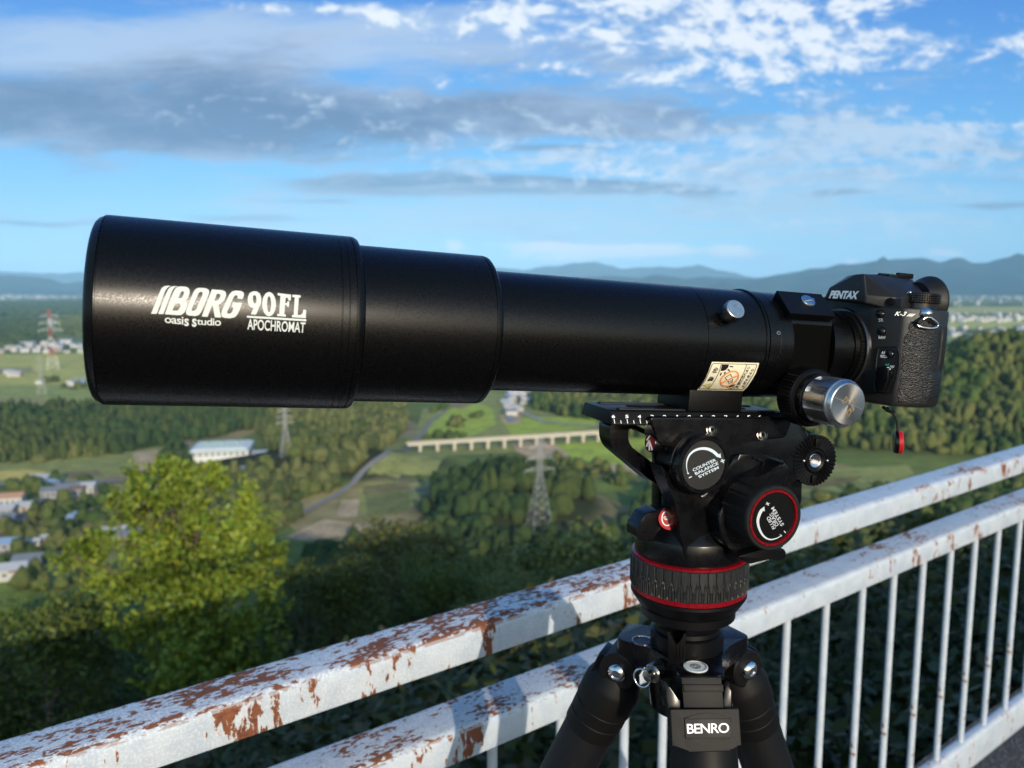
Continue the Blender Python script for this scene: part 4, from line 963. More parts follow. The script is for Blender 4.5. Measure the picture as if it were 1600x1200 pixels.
# legs
for i, (az, ti) in enumerate(LEG):
    d = Vector((math.cos(az), math.sin(az), 0)); n = Vector((-d.y, d.x, 0))
    piv = AX + d * RJ + Vector((0, 0, zs - (.0270 if i else .0255)))
    ld = (d * math.sin(ti) - Vector((0, 0, 1)) * math.cos(ti)).normalized()
    out_ = (d * math.cos(ti) + Vector((0, 0, 1)) * math.sin(ti)).normalized()
    m = frame(piv, ld, n); L = (piv.z - .02) / math.cos(ti)
    rl = .0222
    bm = BM()
    # knuckle across the fork and the casting that holds the tube
    kn = frame(piv - n * .0175, n, d)
    lathe(bm, [(.0140, 0), (.0152, .0012), (.0152, .0338), (.0140, .035)], kn, 48)
    lathe(bm, [(.0165, .006), (rl + .0002, .018), (rl + .0012, .022), (rl + .0012, .040), (rl - .0002, .0408), (rl - .0002, .0418), (rl + .0004, .0424), (rl + .0004, .0520), (rl - .0004, .0526), (rl - .0004, .0534), (rl + .0002, .0540), (rl + .0002, .066), (rl - .0004, .0668), (.0176, .068)], m, 64)
    leg = tp.part('leg', bm, M['trip'], smooth=35)
    bm = BM(); lathe(bm, [(.0208, .067), (.0212, .069), (.0212, .30), (.0160, .302), (.0160, L - .03), (.0175, L - .028), (.019, L), (.014, L + .012)], m, 48); tp.part('leg_tube', bm, M['foam'], leg, 35)
    for s in (-1, 1):
        bolt = frame(piv + n * (s * .0176), n * s, ld); bm = BM()
        lathe(bm, [(.0076, -.001), (.0076, .0012), (.0070, .0026), (.0052, .0040), (.0036, .0046), (.0034, .0034), (.0001, .0034)], bolt, 36, False, False); tp.part('bolt', bm, M['chrome'], leg, 40)
    if i:
        bm = BM(); s = frame(piv + out_ * .0165 + ld * .012, out_, n); box(bm, (.022, .030, .007), s, .002, 3); tp.part('angle_stop', bm, M['gloss'], leg, 30)
    else:
        Pn = piv + out_ * .0225
        def LP(pts, P=Pn): mm, q = wframe(P, out_, pts); return mm, q
        mm, q = LP([(1064, 1058), (1127, 1058), (1131, 1106), (1068, 1106)]); bm = BM(); prism(bm, q, -.022, .0008, mm, .0012, 2, True); st = tp.part('leg_block', bm, M['trip'], leg, 25)
        mm, q = LP([(1066, 1069), (1129, 1069), (1130, 1081), (1068, 1081)]); bm = BM(); prism(bm, q, -.002, .0022, mm, .0010, 2, True); tp.part('block_step', bm, M['trip'], st, 25)
        for pts in ([(1041, 1066), (1047, 1074), (1064, 1094), (1064, 1108), (1046, 1108), (1042, 1090)], [(1140, 1066), (1134, 1074), (1131, 1094), (1133, 1108), (1146, 1108), (1143, 1080)]):
            mm, q = LP(pts); bm = BM(); prism(bm, q, -.024, -.0015, mm, .0012, 2, True); tp.part('fork_cheek', bm, M['gloss'], leg, 25)
        Pn2 = Pn + out_ * .0035; mm, q = LP([(1047, 1108), (1155, 1107), (1159, 1166), (1143, 1167), (1142, 1174), (1075, 1176), (1074, 1169), (1050, 1167)], Pn2); bm = BM(); prism(bm, rounded(q, .001, 2), -.012, 0, mm, .0010, 3, True); npl = tp.part('name_plate', bm, M['trip'], leg, 25)
        bm = BM(); cx = [(1069 + 73 * t, 1122 - 8.0 * math.sin(math.pi * t)) for t in [j / 12 for j in range(13)]] + [(1142 - 72 * t, 1153 + 10 * math.sin(math.pi * t)) for t in [j / 12 for j in range(13)]]
        mm, q = LP(cx, Pn2); prism(bm, q, -.001, .0007, mm, .0004, 2, True); tp.part('plate_boss', bm, M['trip'], npl, 25)
        mm, q = LP([(1069, 1123), (1141, 1122.5), (1142.5, 1152.5), (1071, 1154)], Pn2); bm = BM(); prism(bm, q, 0, .0011, mm, .0004, 2, True); tp.part('plate_panel', bm, simple('satin grey panel', (.012, .012, .012), .6, 0, .3, 0, 2000), npl, 25)
        fm = lambda x, y: wpl(x, y, Pn2 + out_ * .0013, out_)
        bm = BM(); text(bm, 'BENRO', [(1073, 1131), (1139, 1129.5), (1139.5, 1145), (1074, 1146.5)], fm, .012, 0, None, .9); tp.part('lettering', bm, M['white'], npl, None)
    if i == 2:
        bm = BM(); q = wpl(1165, 1157, AX + Vector((0, .02, 0)) + d * .09, Vector((0, -1, 0)))
LAYVIEW = RC

# ------------------------------------------------------------------ guard rail along the edge of the terrace
r_ = ray(2450, 448); FD = Vector((r_.x, r_.y, 0)).normalized(); FN = Vector((FD.y, -FD.x, 0))
FP = ray(1230, 900); FP = FP * (1.34 / FP.y); FP = Vector((FP.x, 1.34, 0))
FM = Matrix((FD, -FN, Vector((0, 0, 1)))).transposed().to_4x4(); FM.translation = FP
FMI = FM.inverted()
def fs(px, py):
    d = ray(px, py); t = ((FP - CAM).dot(FN)) / d.dot(FN); return (FMI @ (CAM + d * t)).x
def rust_paint():
    m, T, b = mat('chipped white paint over rusty steel')
    tc = T.node('ShaderNodeTexCoord').outputs['Object']; sp = T.node('ShaderNodeSeparateXYZ'); T.l.new(tc, sp.inputs[0])
    gn = T.node('ShaderNodeNewGeometry'); sn_ = T.node('ShaderNodeSeparateXYZ'); T.l.new(gn.outputs['True Normal'], sn_.inputs[0])
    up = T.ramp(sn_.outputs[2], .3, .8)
    sx, sy, sz = sp.outputs
    att = T.node('ShaderNodeAttribute', attribute_type='OBJECT', attribute_name='wear').outputs['Fac']
    # large areas that have weathered most: the near end of the top rail
    far = T.ramp(sx, -.55, .25, 1., 0.)
    stretch = T.xyz(T.m('MULTIPLY', sx, .45), sy, sz)
    big = T.noise(stretch, 16., 3, .55, .3); mid = T.noise(stretch, 60., 5, .62, .6); fine = T.noise(stretch, 210., 4, .6, .4)
    tiny = T.noise(tc, 700., 3, .6)
    f = T.m('ADD', T.m('ADD', T.m('MULTIPLY', big, .52), .03), T.m('ADD', T.m('MULTIPLY', mid, .55), T.m('MULTIPLY', fine, .82)))
    def patches(L):
        r = None
        for x0, w, gn_, z0, z1 in L:
            u = T.m('MULTIPLY', T.m('SUBTRACT', sx, fs(*x0)), 1 / w); e = T.m('POWER', 2.718, T.m('MULTIPLY', T.m('MULTIPLY', u, u), -1.))
            e = T.m('MULTIPLY', e, T.m('MULTIPLY', T.m('GREATER_THAN', sz, z0), T.m('LESS_THAN', sz, z1))); e = T.m('MULTIPLY', e, gn_)
            r = e if r is None else T.m('ADD', r, e)
        return r
    ZT, ZM = (CAMH - .46, 9.), (CAMH - .6, CAMH - .5)
    f = T.m('ADD', f, patches([((60, 1150), .08, .02, *ZT), ((230, 1085), .05, .025, *ZT), ((420, 1040), .04, .02, *ZT), ((570, 1000), .035, .07, *ZT), ((680, 965), .03, .06, *ZT), ((760, 940), .03, .06, *ZT), ((1300, 830), .05, .07, *ZT), ((1400, 790), .04, .06, *ZT), ((1500, 755), .06, .07, *ZT), ((1430, 845), .05, .13, *ZM), ((1380, 860), .03, .10, *ZM), ((880, 1065), .02, .10, *ZM), ((780, 1100), .03, .05, *ZM), ((1590, 775), .05, .09, *ZM)]))
    topm = T.ramp(f, T.m('SUBTRACT', 1.10, T.m('MULTIPLY', T.m('MULTIPLY', far, att), .135)), T.m('SUBTRACT', 1.135, T.m('MULTIPLY', T.m('MULTIPLY', far, att), .120)))
    # faces: runs of rust that drip downwards from chips
    dv = T.xyz(sx, 0., T.m('MULTIPLY', sz, .45))
    d1 = T.noise(dv, 26., 2, .5, .1); d2 = T.noise(dv, 95., 5, .62, .5); d3 = T.noise(T.xyz(sx, 0., T.m('MULTIPLY', sz, .25)), 180., 3, .6, .2)
    g = T.m('ADD', T.m('MULTIPLY', d1, .95), T.m('ADD', T.m('MULTIPLY', d2, .7), T.m('MULTIPLY', d3, .35)))
    g = T.m('ADD', g, patches([((330, 1140), .026, .16, *ZT), ((400, 1115), .024, .12, *ZT), ((475, 1100), .022, .15, *ZT), ((612, 1060), .022, .20, *ZT), ((130, 1190), .02, .12, *ZT), ((560, 1075), .012, .08, *ZT), ((740, 1018), .012, .16, *ZT), ((1268, 850), .012, .20, *ZT), ((1248, 858), .008, .16, *ZT), ((700, 1172), .035, .18, *ZM), ((620, 1195), .02, .12, *ZM), ((1455, 790), .015, .14, *ZT), ((1540, 760), .02, .16, *ZT), ((1365, 905), .02, .16, *ZM), ((1400, 890), .02, .16, *ZM), ((1455, 880), .03, .10, *ZM), ((1500, 852), .02, .15, *ZM)]))
    sd = T.ramp(g, 1.16, 1.18)
    stain = T.ramp(g, 1.10, 1.22)
    rustm = T.mix(up, sd, topm); halo = T.mix(up, stain, T.ramp(f, 1.02, 1.14))
    rc = T.mix(T.ramp(fine, .35, .65), (.085, .024, .012), (.25, .080, .026)); rc = T.mix(T.ramp(tiny, .3, .7), rc, (.16, .055, .026))
    pale = T.mix(T.ramp(T.noise(tc, 35., 5, .6), .3, .7), (.385, .445, .515), (.475, .53, .585))
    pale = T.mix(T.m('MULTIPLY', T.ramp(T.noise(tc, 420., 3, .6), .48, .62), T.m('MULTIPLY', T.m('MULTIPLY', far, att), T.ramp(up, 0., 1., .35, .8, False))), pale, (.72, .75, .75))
    pale = T.mix(T.m('MULTIPLY', halo, .55), pale, (.50, .32, .16))
    T.put(b.inputs['Base Color'], T.mix(rustm, pale, rc))
    T.put(b.inputs['Roughness'], T.ramp(rustm, 0., 1., .30, .85, False))
    bn = T.node('ShaderNodeBump'); bn.inputs['Strength'].default_value = .5; bn.inputs['Distance'].default_value = .0012
    T.put(bn.inputs['Height'], T.m('ADD', T.m('MULTIPLY', rustm, -.5), T.m('ADD', T.m('MULTIPLY', fine, .35), T.m('MULTIPLY', T.m('MULTIPLY', tiny, rustm), .9)))); T.l.new(bn.outputs[0], b.inputs['Normal'])
    return m
M['rust'] = rust_paint()
gd = Thing('guard_rail', 'rusty white painted steel guard rail crossing behind the tripod at the edge of the terrace', 'guard rail', (0, 0, 0), FM)
S0, S1 = -3.2, 4.6
def rail(zt, zb, hw, name, wear):
    bm = BM(); ch = .006
    P = [(-hw, zb), (hw, zb), (hw, zt - ch), (hw - ch, zt), (-hw + ch, zt), (-hw, zt - ch)]
    n = 120; rows = []
    Mx = Matrix(((0, 0, 1, 0), (1, 0, 0, 0), (0, 1, 0, 0), (0, 0, 0, 1)))
    prism(bm, rounded(P, .004, 2), S0, S1, Mx)
    o = gd.part(name, bm, M['rust'], None, 30); o['wear'] = wear; return o
rail(CAMH - .4045, CAMH - .447, .033, 'top_rail', 1.0)
rail(CAMH - .5255, CAMH - .568, .036, 'middle_rail', .62)
rail(.139, .060, .0145, 'bottom_rail', .2)
xs = [fs(*p) for p in ((1230, 960), (1291, 940), (1348, 915), (1397, 893), (1443, 873), (1486, 855), (1524, 842), (1560, 830), (1593, 820))]
st = (xs[-1] - xs[0]) / 8
xs += [xs[-1] + st * i for i in range(1, 24)] + [xs[0] - st]
xl = [fs(1036, 1110), fs(975, 1150), fs(876, 1130), fs(769, 1180)]
xs += xl + [xl[-1] - .118 * i for i in range(1, 20)]
bar = None
for x in xs:
    if bar is None:
        bm = BM(); lathe(bm, [(.0068, .139), (.0068, CAMH - .567)], Matrix.Translation((x, 0, 0)), 16, False, False); bar = gd.part('baluster', bm, M['rust'], None, 60); bar['wear'] = .25; x0 = x
    else:
        o = bar.copy(); COL.objects.link(o); o.location.x = x - x0
xp = fs(1074, 1000)
for x in (xp - 2.1, xp + 2.1):
    bm = BM(); box(bm, (.045, .045, CAMH - .568), Matrix.Translation((x, .058, (CAMH - .568) / 2)), .002); box(bm, (.045, .04, .16), Matrix.Translation((x, .055, CAMH - .487)), .002)
    o = gd.part('post', bm, M['rust'], None, 30); o['wear'] = .3

# ------------------------------------------------------------------ terrace and land
GZ = -128.0
DPR = ([0, 5, 10, 30, 80, 150, 230, 300, 360, 400, 500], [-.40, -3.4, -6.8, -19.5, -48, -83, -110, -122.5, -127.3, -128, -128])
RH_C, RH_S, RH_H = (480., 735.), (200., 105.), 67.
def H(x, y):
    x = np.asarray(x, float); y = np.asarray(y, float)
    e = -(x - FP.x) * FN.x - (y - FP.y) * FN.y - .12; k = np.clip((np.hypot(x, y) - 9) / 26, 0, 1); rad_ = np.hypot(x * .75, y + 35) - 36.5
    d = np.maximum(0, np.maximum(e, 0) * (1 - k) + np.maximum(rad_, 0) * k)
    z = np.interp(d, *DPR)
    w = np.clip(d / 25, 0, 1) * np.clip((430 - d) / 150, 0, 1)
    z = z + w * (1.6 * np.sin(x / 17 + 1.3) * np.cos(y / 21) + 1.1 * np.sin(x / 7.3 + y / 9.1))
    z = z + RH_H * np.exp(-((x - RH_C[0]) / RH_S[0]) ** 2 - ((y - RH_C[1]) / RH_S[1]) ** 2) * (1 + .12 * np.sin(x / 41) * np.cos(y / 33))
    z = z + 20 * np.exp(-((x - 0) / 44) ** 2 - ((y - 440) / 46) ** 2)      # wooded knoll before the viaduct
    z = z + 16 * np.exp(-((x + 130) / 80) ** 2 - ((y - 545) / 42) ** 2)
    return z
def gp(px, py, dz=0.):
    """point of the land seen at a pixel"""
    d = ray(px, py); t = 3.
    if d.z > -.003: d = Vector((d.x, d.y, -.003))
    lo = 0; hi = (CAMH - GZ) / -d.z
    # march from far to near keeps the point on the plain for far things
    for k in range(400):
        t = hi * (k + 1) / 400; p = CAM + d * t
        if p.y > 150 and p.z <= float(H(p.x, p.y)) + .05: break
    return Vector((p.x, p.y, float(H(p.x, p.y)) + dz))
def np_obj(name, verts, faces, mats, smooth=False, parent=None, mi=None):
    me = bpy.data.meshes.new(name); n = len(verts); k = faces.shape[1]; f = len(faces)
    me.vertices.add(n); me.vertices.foreach_set('co', np.asarray(verts, np.float32).ravel())
    me.loops.add(f * k); me.loops.foreach_set('vertex_index', faces.astype(np.int32).ravel())
    me.polygons.add(f); me.polygons.foreach_set('loop_start', np.arange(0, f * k, k, dtype=np.int32))
    me.polygons.foreach_set('use_smooth', np.full(f, smooth))
    for m in (mats if isinstance(mats, (list, tuple)) else [mats]): me.materials.append(m)
    if mi is not None: me.polygons.foreach_set('material_index', mi.astype(np.int32))
    me.update(calc_edges=True)
    o = bpy.data.objects.new(name, me); COL.objects.link(o)
    if parent is not None: o.parent = parent
    return o
def ground_mat():
    m, T, b = mat('fields woods and hillside soil'); b.inputs['Roughness'].default_value = .95; b.inputs['Specular IOR Level'].default_value = .1
    pos = T.node('ShaderNodeNewGeometry').outputs['Position']; sp = T.node('ShaderNodeSeparateXYZ'); T.l.new(pos, sp.inputs[0])
    flat = T.xyz(T.m('ADD', T.m('MULTIPLY', sp.outputs[0], .86), T.m('MULTIPLY', sp.outputs[1], .5)), T.m('ADD', T.m('MULTIPLY', sp.outputs[0], -.3), T.m('MULTIPLY', sp.outputs[1], .52)), 0.)
    cell = T.node('ShaderNodeTexVoronoi', feature='F1', distance='CHEBYCHEV'); T.put(cell.inputs['Vector'], flat); T.put(cell.inputs['Scale'], 1 / 55.); T.put(cell.inputs['Randomness'], .8)
    cs = T.node('ShaderNodeSeparateColor'); T.l.new(cell.outputs['Color'], cs.inputs[0])
    rp = T.node('ShaderNodeValToRGB'); rp.color_ramp.interpolation = 'CONSTANT'
    E_ = rp.color_ramp.elements
    cols = [(0, (.15, .19, .05)), (.22, (.21, .26, .055)), (.40, (.24, .24, .08)), (.55, (.12, .15, .045)), (.68, (.34, .27, .13)), (.78, (.18, .22, .06)), (.90, (.28, .24, .15))]
    for i, (p, c) in enumerate(cols):
        e = E_[i] if i < 2 else E_.new(p)
        e.position = p; e.color = (*c, 1)
    T.l.new(cs.outputs[0], rp.inputs[0])
    n1 = T.noise(pos, 1 / 260., 4, .6); n2 = T.noise(pos, 1 / 18., 4, .6)
    col = T.mix(T.ramp(n2, .3, .7), rp.outputs[0], T.mix(.5, rp.outputs[0], (.07, .10, .03)))
    wood = T.ramp(n1, .53, .57)
    far = T.node('ShaderNodeVectorMath', operation='LENGTH'); T.l.new(pos, far.inputs[0])
    dist = far.outputs['Value']
    wood = T.m('MULTIPLY', wood, T.ramp(dist, 900., 1300.))
    col = T.mix(wood, col, T.mix(n2, (.020, .040, .014), (.035, .062, .02)))
    town = T.m('MULTIPLY', T.ramp(T.noise(pos, 1 / 900., 3, .6), .52, .60), T.ramp(dist, 1800., 3200.))
    tv = T.vor(pos, 1 / 24., 'F1', 'Color'); ts = T.node('ShaderNodeSeparateColor'); T.l.new(tv, ts.inputs[0])
    col = T.mix(T.m('MULTIPLY', town, T.ramp(ts.outputs[1], .55, .6)), col, (.48, .46, .43))
    near = T.ramp(sp.outputs[2], -126.5, -121.)
    soil = T.mix(T.noise(pos, 1.3, 5, .6), (.020, .030, .010), (.05, .052, .022))
    col = T.mix(near, col, soil)
    T.put(b.inputs['Base Color'], col)
    return m
M['land'] = ground_mat()
na, nr = 300, 230
ang = np.linspace(0, 2 * np.pi, na, endpoint=False); rad = np.concatenate([[0], np.geomspace(1.2, 36000, nr)])
AA, RR = np.meshgrid(ang, rad); gx, gy = RR * np.sin(AA), RR * np.cos(AA) - 2
gz = H(gx, gy); back = gy < -30
gv = np.stack([gx, gy, gz], -1).reshape(-1, 3)
i0 = np.arange(nr)[:, None] * na + np.arange(na)[None]; i1 = np.arange(nr)[:, None] * na + (np.arange(na)[None] + 1) % na
gf = np.stack([i0, i1, i1 + na, i0 + na], -1).reshape(-1, 4)[:, ::-1]
g = np_obj('ground', gv, gf, M['land'], True); g['kind'] = 'structure'
# terrace slab
def asphalt():
    m, T, b = mat('worn asphalt'); tc = T.node('ShaderNodeTexCoord').outputs['Object']; b.inputs['Roughness'].default_value = .9
    v = T.vor(tc, 160., 'F1', 'Color'); s = T.node('ShaderNodeSeparateColor'); T.l.new(v, s.inputs[0])
    T.put(b.inputs['Base Color'], T.mix(T.ramp(s.outputs[0], .5, 1.), T.mix(T.noise(tc, 6., 5), (.035, .034, .034), (.06, .058, .055)), (.13, .125, .12)))
    bn = T.node('ShaderNodeBump'); bn.inputs['Strength'].default_value = .6; bn.inputs['Distance'].default_value = .004; T.put(bn.inputs['Height'], T.vor(tc, 160.)); T.l.new(bn.outputs[0], b.inputs['Normal'])
    return m
M['asphalt'] = asphalt()
bm = BM(); prism(bm, [(-9, .12), (12, .12), (12, -14), (-9, -14)], -.9, 0, FM); t = new_obj('terrace', bm, M['asphalt'], None, None); t['kind'] = 'structure'

# ---- mountains
def mountain(name, crest, D, depth, col, seed):
    m, T, b = mat('wooded mountain side'); b.inputs['Roughness'].default_value = 1; b.inputs['Specular IOR Level'].default_value = 0
    pos = T.node('ShaderNodeNewGeometry').outputs['Position']
    T.put(b.inputs['Base Color'], T.mix(T.ramp(T.noise(pos, 1 / 900., 6, .65), .35, .65), tuple(c * .8 for c in col), tuple(c * 1.25 for c in col)))
    cx = [c[0] for c in crest]; cy = [c[1] for c in crest]
    pxs = np.linspace(cx[0], cx[-1], 900); a = (pxs - 800) / F
    hh = (448 - np.interp(pxs, cx, cy)) / F * D
    rng = np.random.RandomState(seed)
    j = sum(np.interp(pxs, np.linspace(cx[0], cx[-1], n), rng.randn(n)) * s for n, s in ((90, 60), (230, 40), (540, 18))) * D / 24000.
    hh = hh + j + CAMH
    V = []; nb = 15
    for k in range(nb):
        t = k / (nb - 1); d = D + (t - .62) * depth
        prof = (t / .62) ** 1.25 if t < .62 else (1 - (t - .62) / .38)
        nz = np.interp(pxs, np.linspace(cx[0], cx[-1], 190), rng.randn(190)) * .2 * prof * (1 - prof) * 3
        V.append(np.stack([a * d, np.full_like(a, d), GZ - 3 + (hh - GZ) * np.clip(prof + nz, 0, 1.02 if prof < .99 else 1)], -1))
    V = np.array(V).reshape(-1, 3); n = len(pxs)
    i = (np.arange(nb - 1)[:, None] * n + np.arange(n - 1)[None])
    Fq = np.stack([i, i + 1, i + 1 + n, i + n], -1).reshape(-1, 4)
    o = np_obj(name, V, Fq, m, True); o['kind'] = 'structure'
CR1 = [(-2400, 448), (-1500, 432), (-700, 425), (-300, 418), (0, 418), (60, 420), (130, 424), (300, 428), (500, 424), (700, 418), (780, 412), (830, 416), (880, 413), (930, 409), (975, 416), (1010, 413), (1060, 412), (1110, 416), (1150, 424), (1200, 428), (1260, 422), (1330, 420), (1500, 425), (1800, 420), (2300, 425), (3200, 430), (4200, 448)]
CR2 = [(-2400, 450), (-1500, 444), (-700, 440), (-200, 432), (0, 428), (70, 432), (130, 440), (500, 447), (760, 444), (830, 440), (900, 434), (1000, 436), (1100, 431), (1160, 434), (1200, 428), (1240, 424), (1300, 416), (1330, 411), (1390, 402), (1430, 404), (1460, 406), (1480, 401), (1495, 399), (1512, 405), (1535, 406), (1560, 398), (1580, 395), (1600, 392), (1680, 388), (1800, 398), (2100, 410), (2300, 415), (3000, 425), (4200, 450)]
mountain('mountain_range', CR1, 25000, 8000, (.020, .036, .022), 3)
mountain('mountain_range', CR2, 15500, 6000, (.016, .030, .020), 5)

# ---- sheets of fields, roads
def sheet(name, poly, col, dz, var=.25, scale=1 / 12., sub=True, stripe=0.):
    m, T, b = mat(name + ' surface'); b.inputs['Roughness'].default_value = .95; b.inputs['Specular IOR Level'].default_value = .1
    pos = T.node('ShaderNodeNewGeometry').outputs['Position']
    n = T.m('ADD', T.m('MULTIPLY', T.noise(pos, scale, 5, .65), .6), T.m('MULTIPLY', T.noise(pos, scale * 5, 3, .6), .4))
    T.put(b.inputs['Base Color'], T.mix(T.ramp(n, .36, .64), tuple(c * (1 - var) for c in col), tuple(c * (1 + var) for c in col)))
    P = [gp(*p) for p in poly]
    bm = BM(); c = sum((Vector((p.x, p.y, 0)) for p in P), Vector()) / len(P)
    bm.faces.new([bm.verts.new((p.x, p.y, 0)) for p in P])
    for ax in (0, 1):
        lo = min(p[ax] for p in P); hi = max(p[ax] for p in P); k = math.floor(lo / 12) + 1
        while k * 12 < hi and (hi - lo) < 700:
            co = Vector((0, 0, 0)); co[ax] = k * 12; no = Vector((0, 0, 0)); no[ax] = 1
            bmesh.ops.bisect_plane(bm, geom=bm.verts[:] + bm.edges[:] + bm.faces[:], plane_co=co, plane_no=no); k += 1
    for v in bm.verts: v.co.z = float(H(v.co.x, v.co.y)) + dz
    o = new_obj(name, bm, m, None, None); o['kind'] = 'structure'
    for f in o.data.polygons:
        if f.normal.z < 0: f.flip()
    return o
G1, G2, G3, TAN, YEL = (.33, .40, .065), (.25, .26, .085), (.17, .185, .065), (.44, .33, .20), (.50, .40, .12)
for k, (poly, col) in enumerate([
    ([(560, 760), (645, 700), (660, 640), (760, 612), (960, 630), (985, 670), (960, 690), (700, 712), (650, 790), (560, 805)], G2),
    ([(668, 668), (690, 640), (745, 628), (770, 640), (775, 665), (730, 684), (672, 688)], G1), ([(782, 655), (830, 652), (935, 652), (930, 668), (800, 680)], G1),
    ([(690, 632), (720, 618), (755, 616), (750, 628), (720, 640)], (.24, .20, .09)), ([(780, 650), (812, 644), (815, 662), (790, 664)], TAN),
    ([(800, 692), (860, 690), (895, 708), (880, 724), (840, 722), (806, 706)], TAN), ([(868, 695), (1010, 684), (1060, 700), (1020, 724), (905, 730), (890, 712)], G1),
    ([(905, 728), (1010, 726), (1010, 742), (940, 748)], TAN), ([(440, 842), (508, 812), (578, 822), (560, 836), (470, 846)], TAN), ([(534, 783), (562, 781), (558, 808), (524, 811)], TAN),
    ([(570, 775), (640, 765), (640, 800), (575, 806)], G3), ([(568, 762), (640, 752), (640, 765), (566, 774)], (.17, .15, .07)),
    ([(-60, 726), (120, 712), (250, 700), (330, 712), (300, 745), (160, 753), (-60, 762)], G2), ([(-60, 740), (40, 734), (72, 738), (60, 750), (-60, 752)], YEL), ([(206, 708), (246, 704), (250, 730), (216, 738)], TAN),
    ([(90, 740), (150, 735), (165, 745), (110, 750)], (.22, .18, .09)), ([(215, 738), (225, 742), (170, 752), (160, 748)], (.26, .19, .1)),
    ([(-80, 556), (135, 552), (200, 575), (190, 600), (-80, 604)], (.42, .40, .11)), ([(-80, 604), (190, 600), (210, 640), (60, 634), (-80, 640)], (.27, .30, .09)), ([(-60, 576), (50, 574), (55, 583), (-60, 586)], (.30, .27, .12)),
    ([(-40, 624), (60, 622), (85, 629), (60, 634), (-40, 634)], (.28, .25, .10)),
    ([(1215, 738), (1420, 728), (1430, 745), (1360, 775), (1215, 800)], G2), ([(1250, 752), (1350, 745), (1330, 758), (1250, 766)], (.17, .15, .06)), ([(1215, 770), (1300, 770), (1280, 790), (1215, 796)], G3),
    ([(1480, 496), (1700, 492), (1700, 512), (1480, 514)], (.46, .44, .12)), ([(1480, 526), (1650, 522), (1650, 544), (1480, 548)], (.36, .38, .10)), ([(1480, 480), (1700, 478), (1700, 488), (1480, 490)], (.42, .40, .13))]):
    sheet('field', poly, col, .25 + .02 * k)
def strip_px(name, pts, wid, col, dz=1.1):
    P = [gp(*p) for p in pts]; bm = BM(); rows = []
    Q = []
    for a, b in zip(P, P[1:]):
        n = max(1, int((b - a).length / 10)); Q += [a.lerp(b, i / n) for i in range(n)]
    Q.append(P[-1])
    for i, p in enumerate(Q):
        d = (Q[min(i + 1, len(Q) - 1)] - Q[max(i - 1, 0)]); d.z = 0; d.normalize(); n = Vector((-d.y, d.x, 0)) * wid / 2
        rows.append([bm.verts.new((q.x, q.y, float(H(q.x, q.y)) + dz)) for q in (p - n, p + n)])
    for a, b in zip(rows, rows[1:]): bm.faces.new((a[0], b[0], b[1], a[1]))
    m = simple(name + ' surface', col, .9, 0, .2, 0, 100, .15, .1)
    o = new_obj(name, bm, m, None, None); o['kind'] = 'structure'
    for f in o.data.polygons:
        if f.normal.z < 0: f.flip()
strip_px('road', [(470, 805), (520, 780), (552, 757), (566, 740), (600, 714), (648, 694), (672, 662), (700, 640), (740, 616), (760, 606)], 4.5, (.20, .20, .19))
strip_px('road', [(-60, 762), (60, 757), (150, 754), (260, 748), (350, 738), (420, 726)], 7, (.20, .21, .20))
strip_px('road', [(800, 660), (792, 645), (800, 628), (815, 612)], 7, (.26, .27, .27))
strip_px('road', [(-40, 850), (20, 830), (45, 800), (60, 785), (90, 772), (130, 765)], 6, (.16, .155, .15))
strip_px('road', [(40, 850), (75, 845), (110, 838), (150, 828)], 9, (.34, .27, .19))
strip_px('road', [(800, 640), (850, 660), (930, 668), (1000, 660)], 6, (.30, .30, .28))

# ---- trees
def leaf_mat(name, a, b_, c_, trans=.0):
    m, T, b = mat(name); b.inputs['Roughness'].default_value = .55; b.inputs['Specular IOR Level'].default_value = .25
    g = T.node('ShaderNodeNewGeometry'); r = g.outputs['Random Per Island']
    oi = T.node('ShaderNodeObjectInfo').outputs['Random']
    n = T.noise(T.node('ShaderNodeTexCoord').outputs['Object'], .9, 3, .6)
    col = T.mix(T.ramp(n, .3, .7), a, b_); col = T.mix(T.m('MULTIPLY', T.ramp(r, .5, 1.), .7), col, c_)
    hs = T.node('ShaderNodeHueSaturation'); T.l.new(col, hs.inputs['Color']); T.put(hs.inputs['Value'], T.ramp(oi, 0., 1., .7, 1.3, False)); T.put(hs.inputs['Hue'], T.ramp(oi, 0., 1., .485, .515, False))
    T.put(b.inputs['Base Color'], hs.outputs[0])
    return m
M['leaf_y'] = leaf_mat('yellow green leaves', (.185, .305, .034), (.105, .195, .024), (.34, .39, .034))
M['leaf_d'] = leaf_mat('dark broad leaves', (.055, .090, .016), (.085, .115, .020), (.12, .135, .025))
M['leaf_o'] = leaf_mat('olive leaves', (.12, .135, .035), (.09, .11, .028), (.18, .18, .06))
M['leaf_m'] = leaf_mat('mid green leaves', (.070, .115, .020), (.10, .135, .025), (.13, .15, .035))
M['bark'] = simple('grey brown bark', (.12, .095, .07), .9, 0, .2, .5, 60, .4, 12)
def leaf_cards(C, N, size, rng, up=.35):
    """quads at centres C"""
    n = len(C); d = rng.randn(n, 3); d[:, 2] += up * 2; d /= np.linalg.norm(d, axis=1)[:, None]
    t = np.cross(d, rng.randn(n, 3)); t /= np.linalg.norm(t, axis=1)[:, None]; b = np.cross(d, t)
    s = size * (.6 + .8 * rng.rand(n))[:, None]
    P = np.stack([C + t * s, C + b * s * .55, C - t * s, C - b * s * .55], 1).reshape(-1, 3)
    return P, np.arange(4 * n).reshape(n, 4)
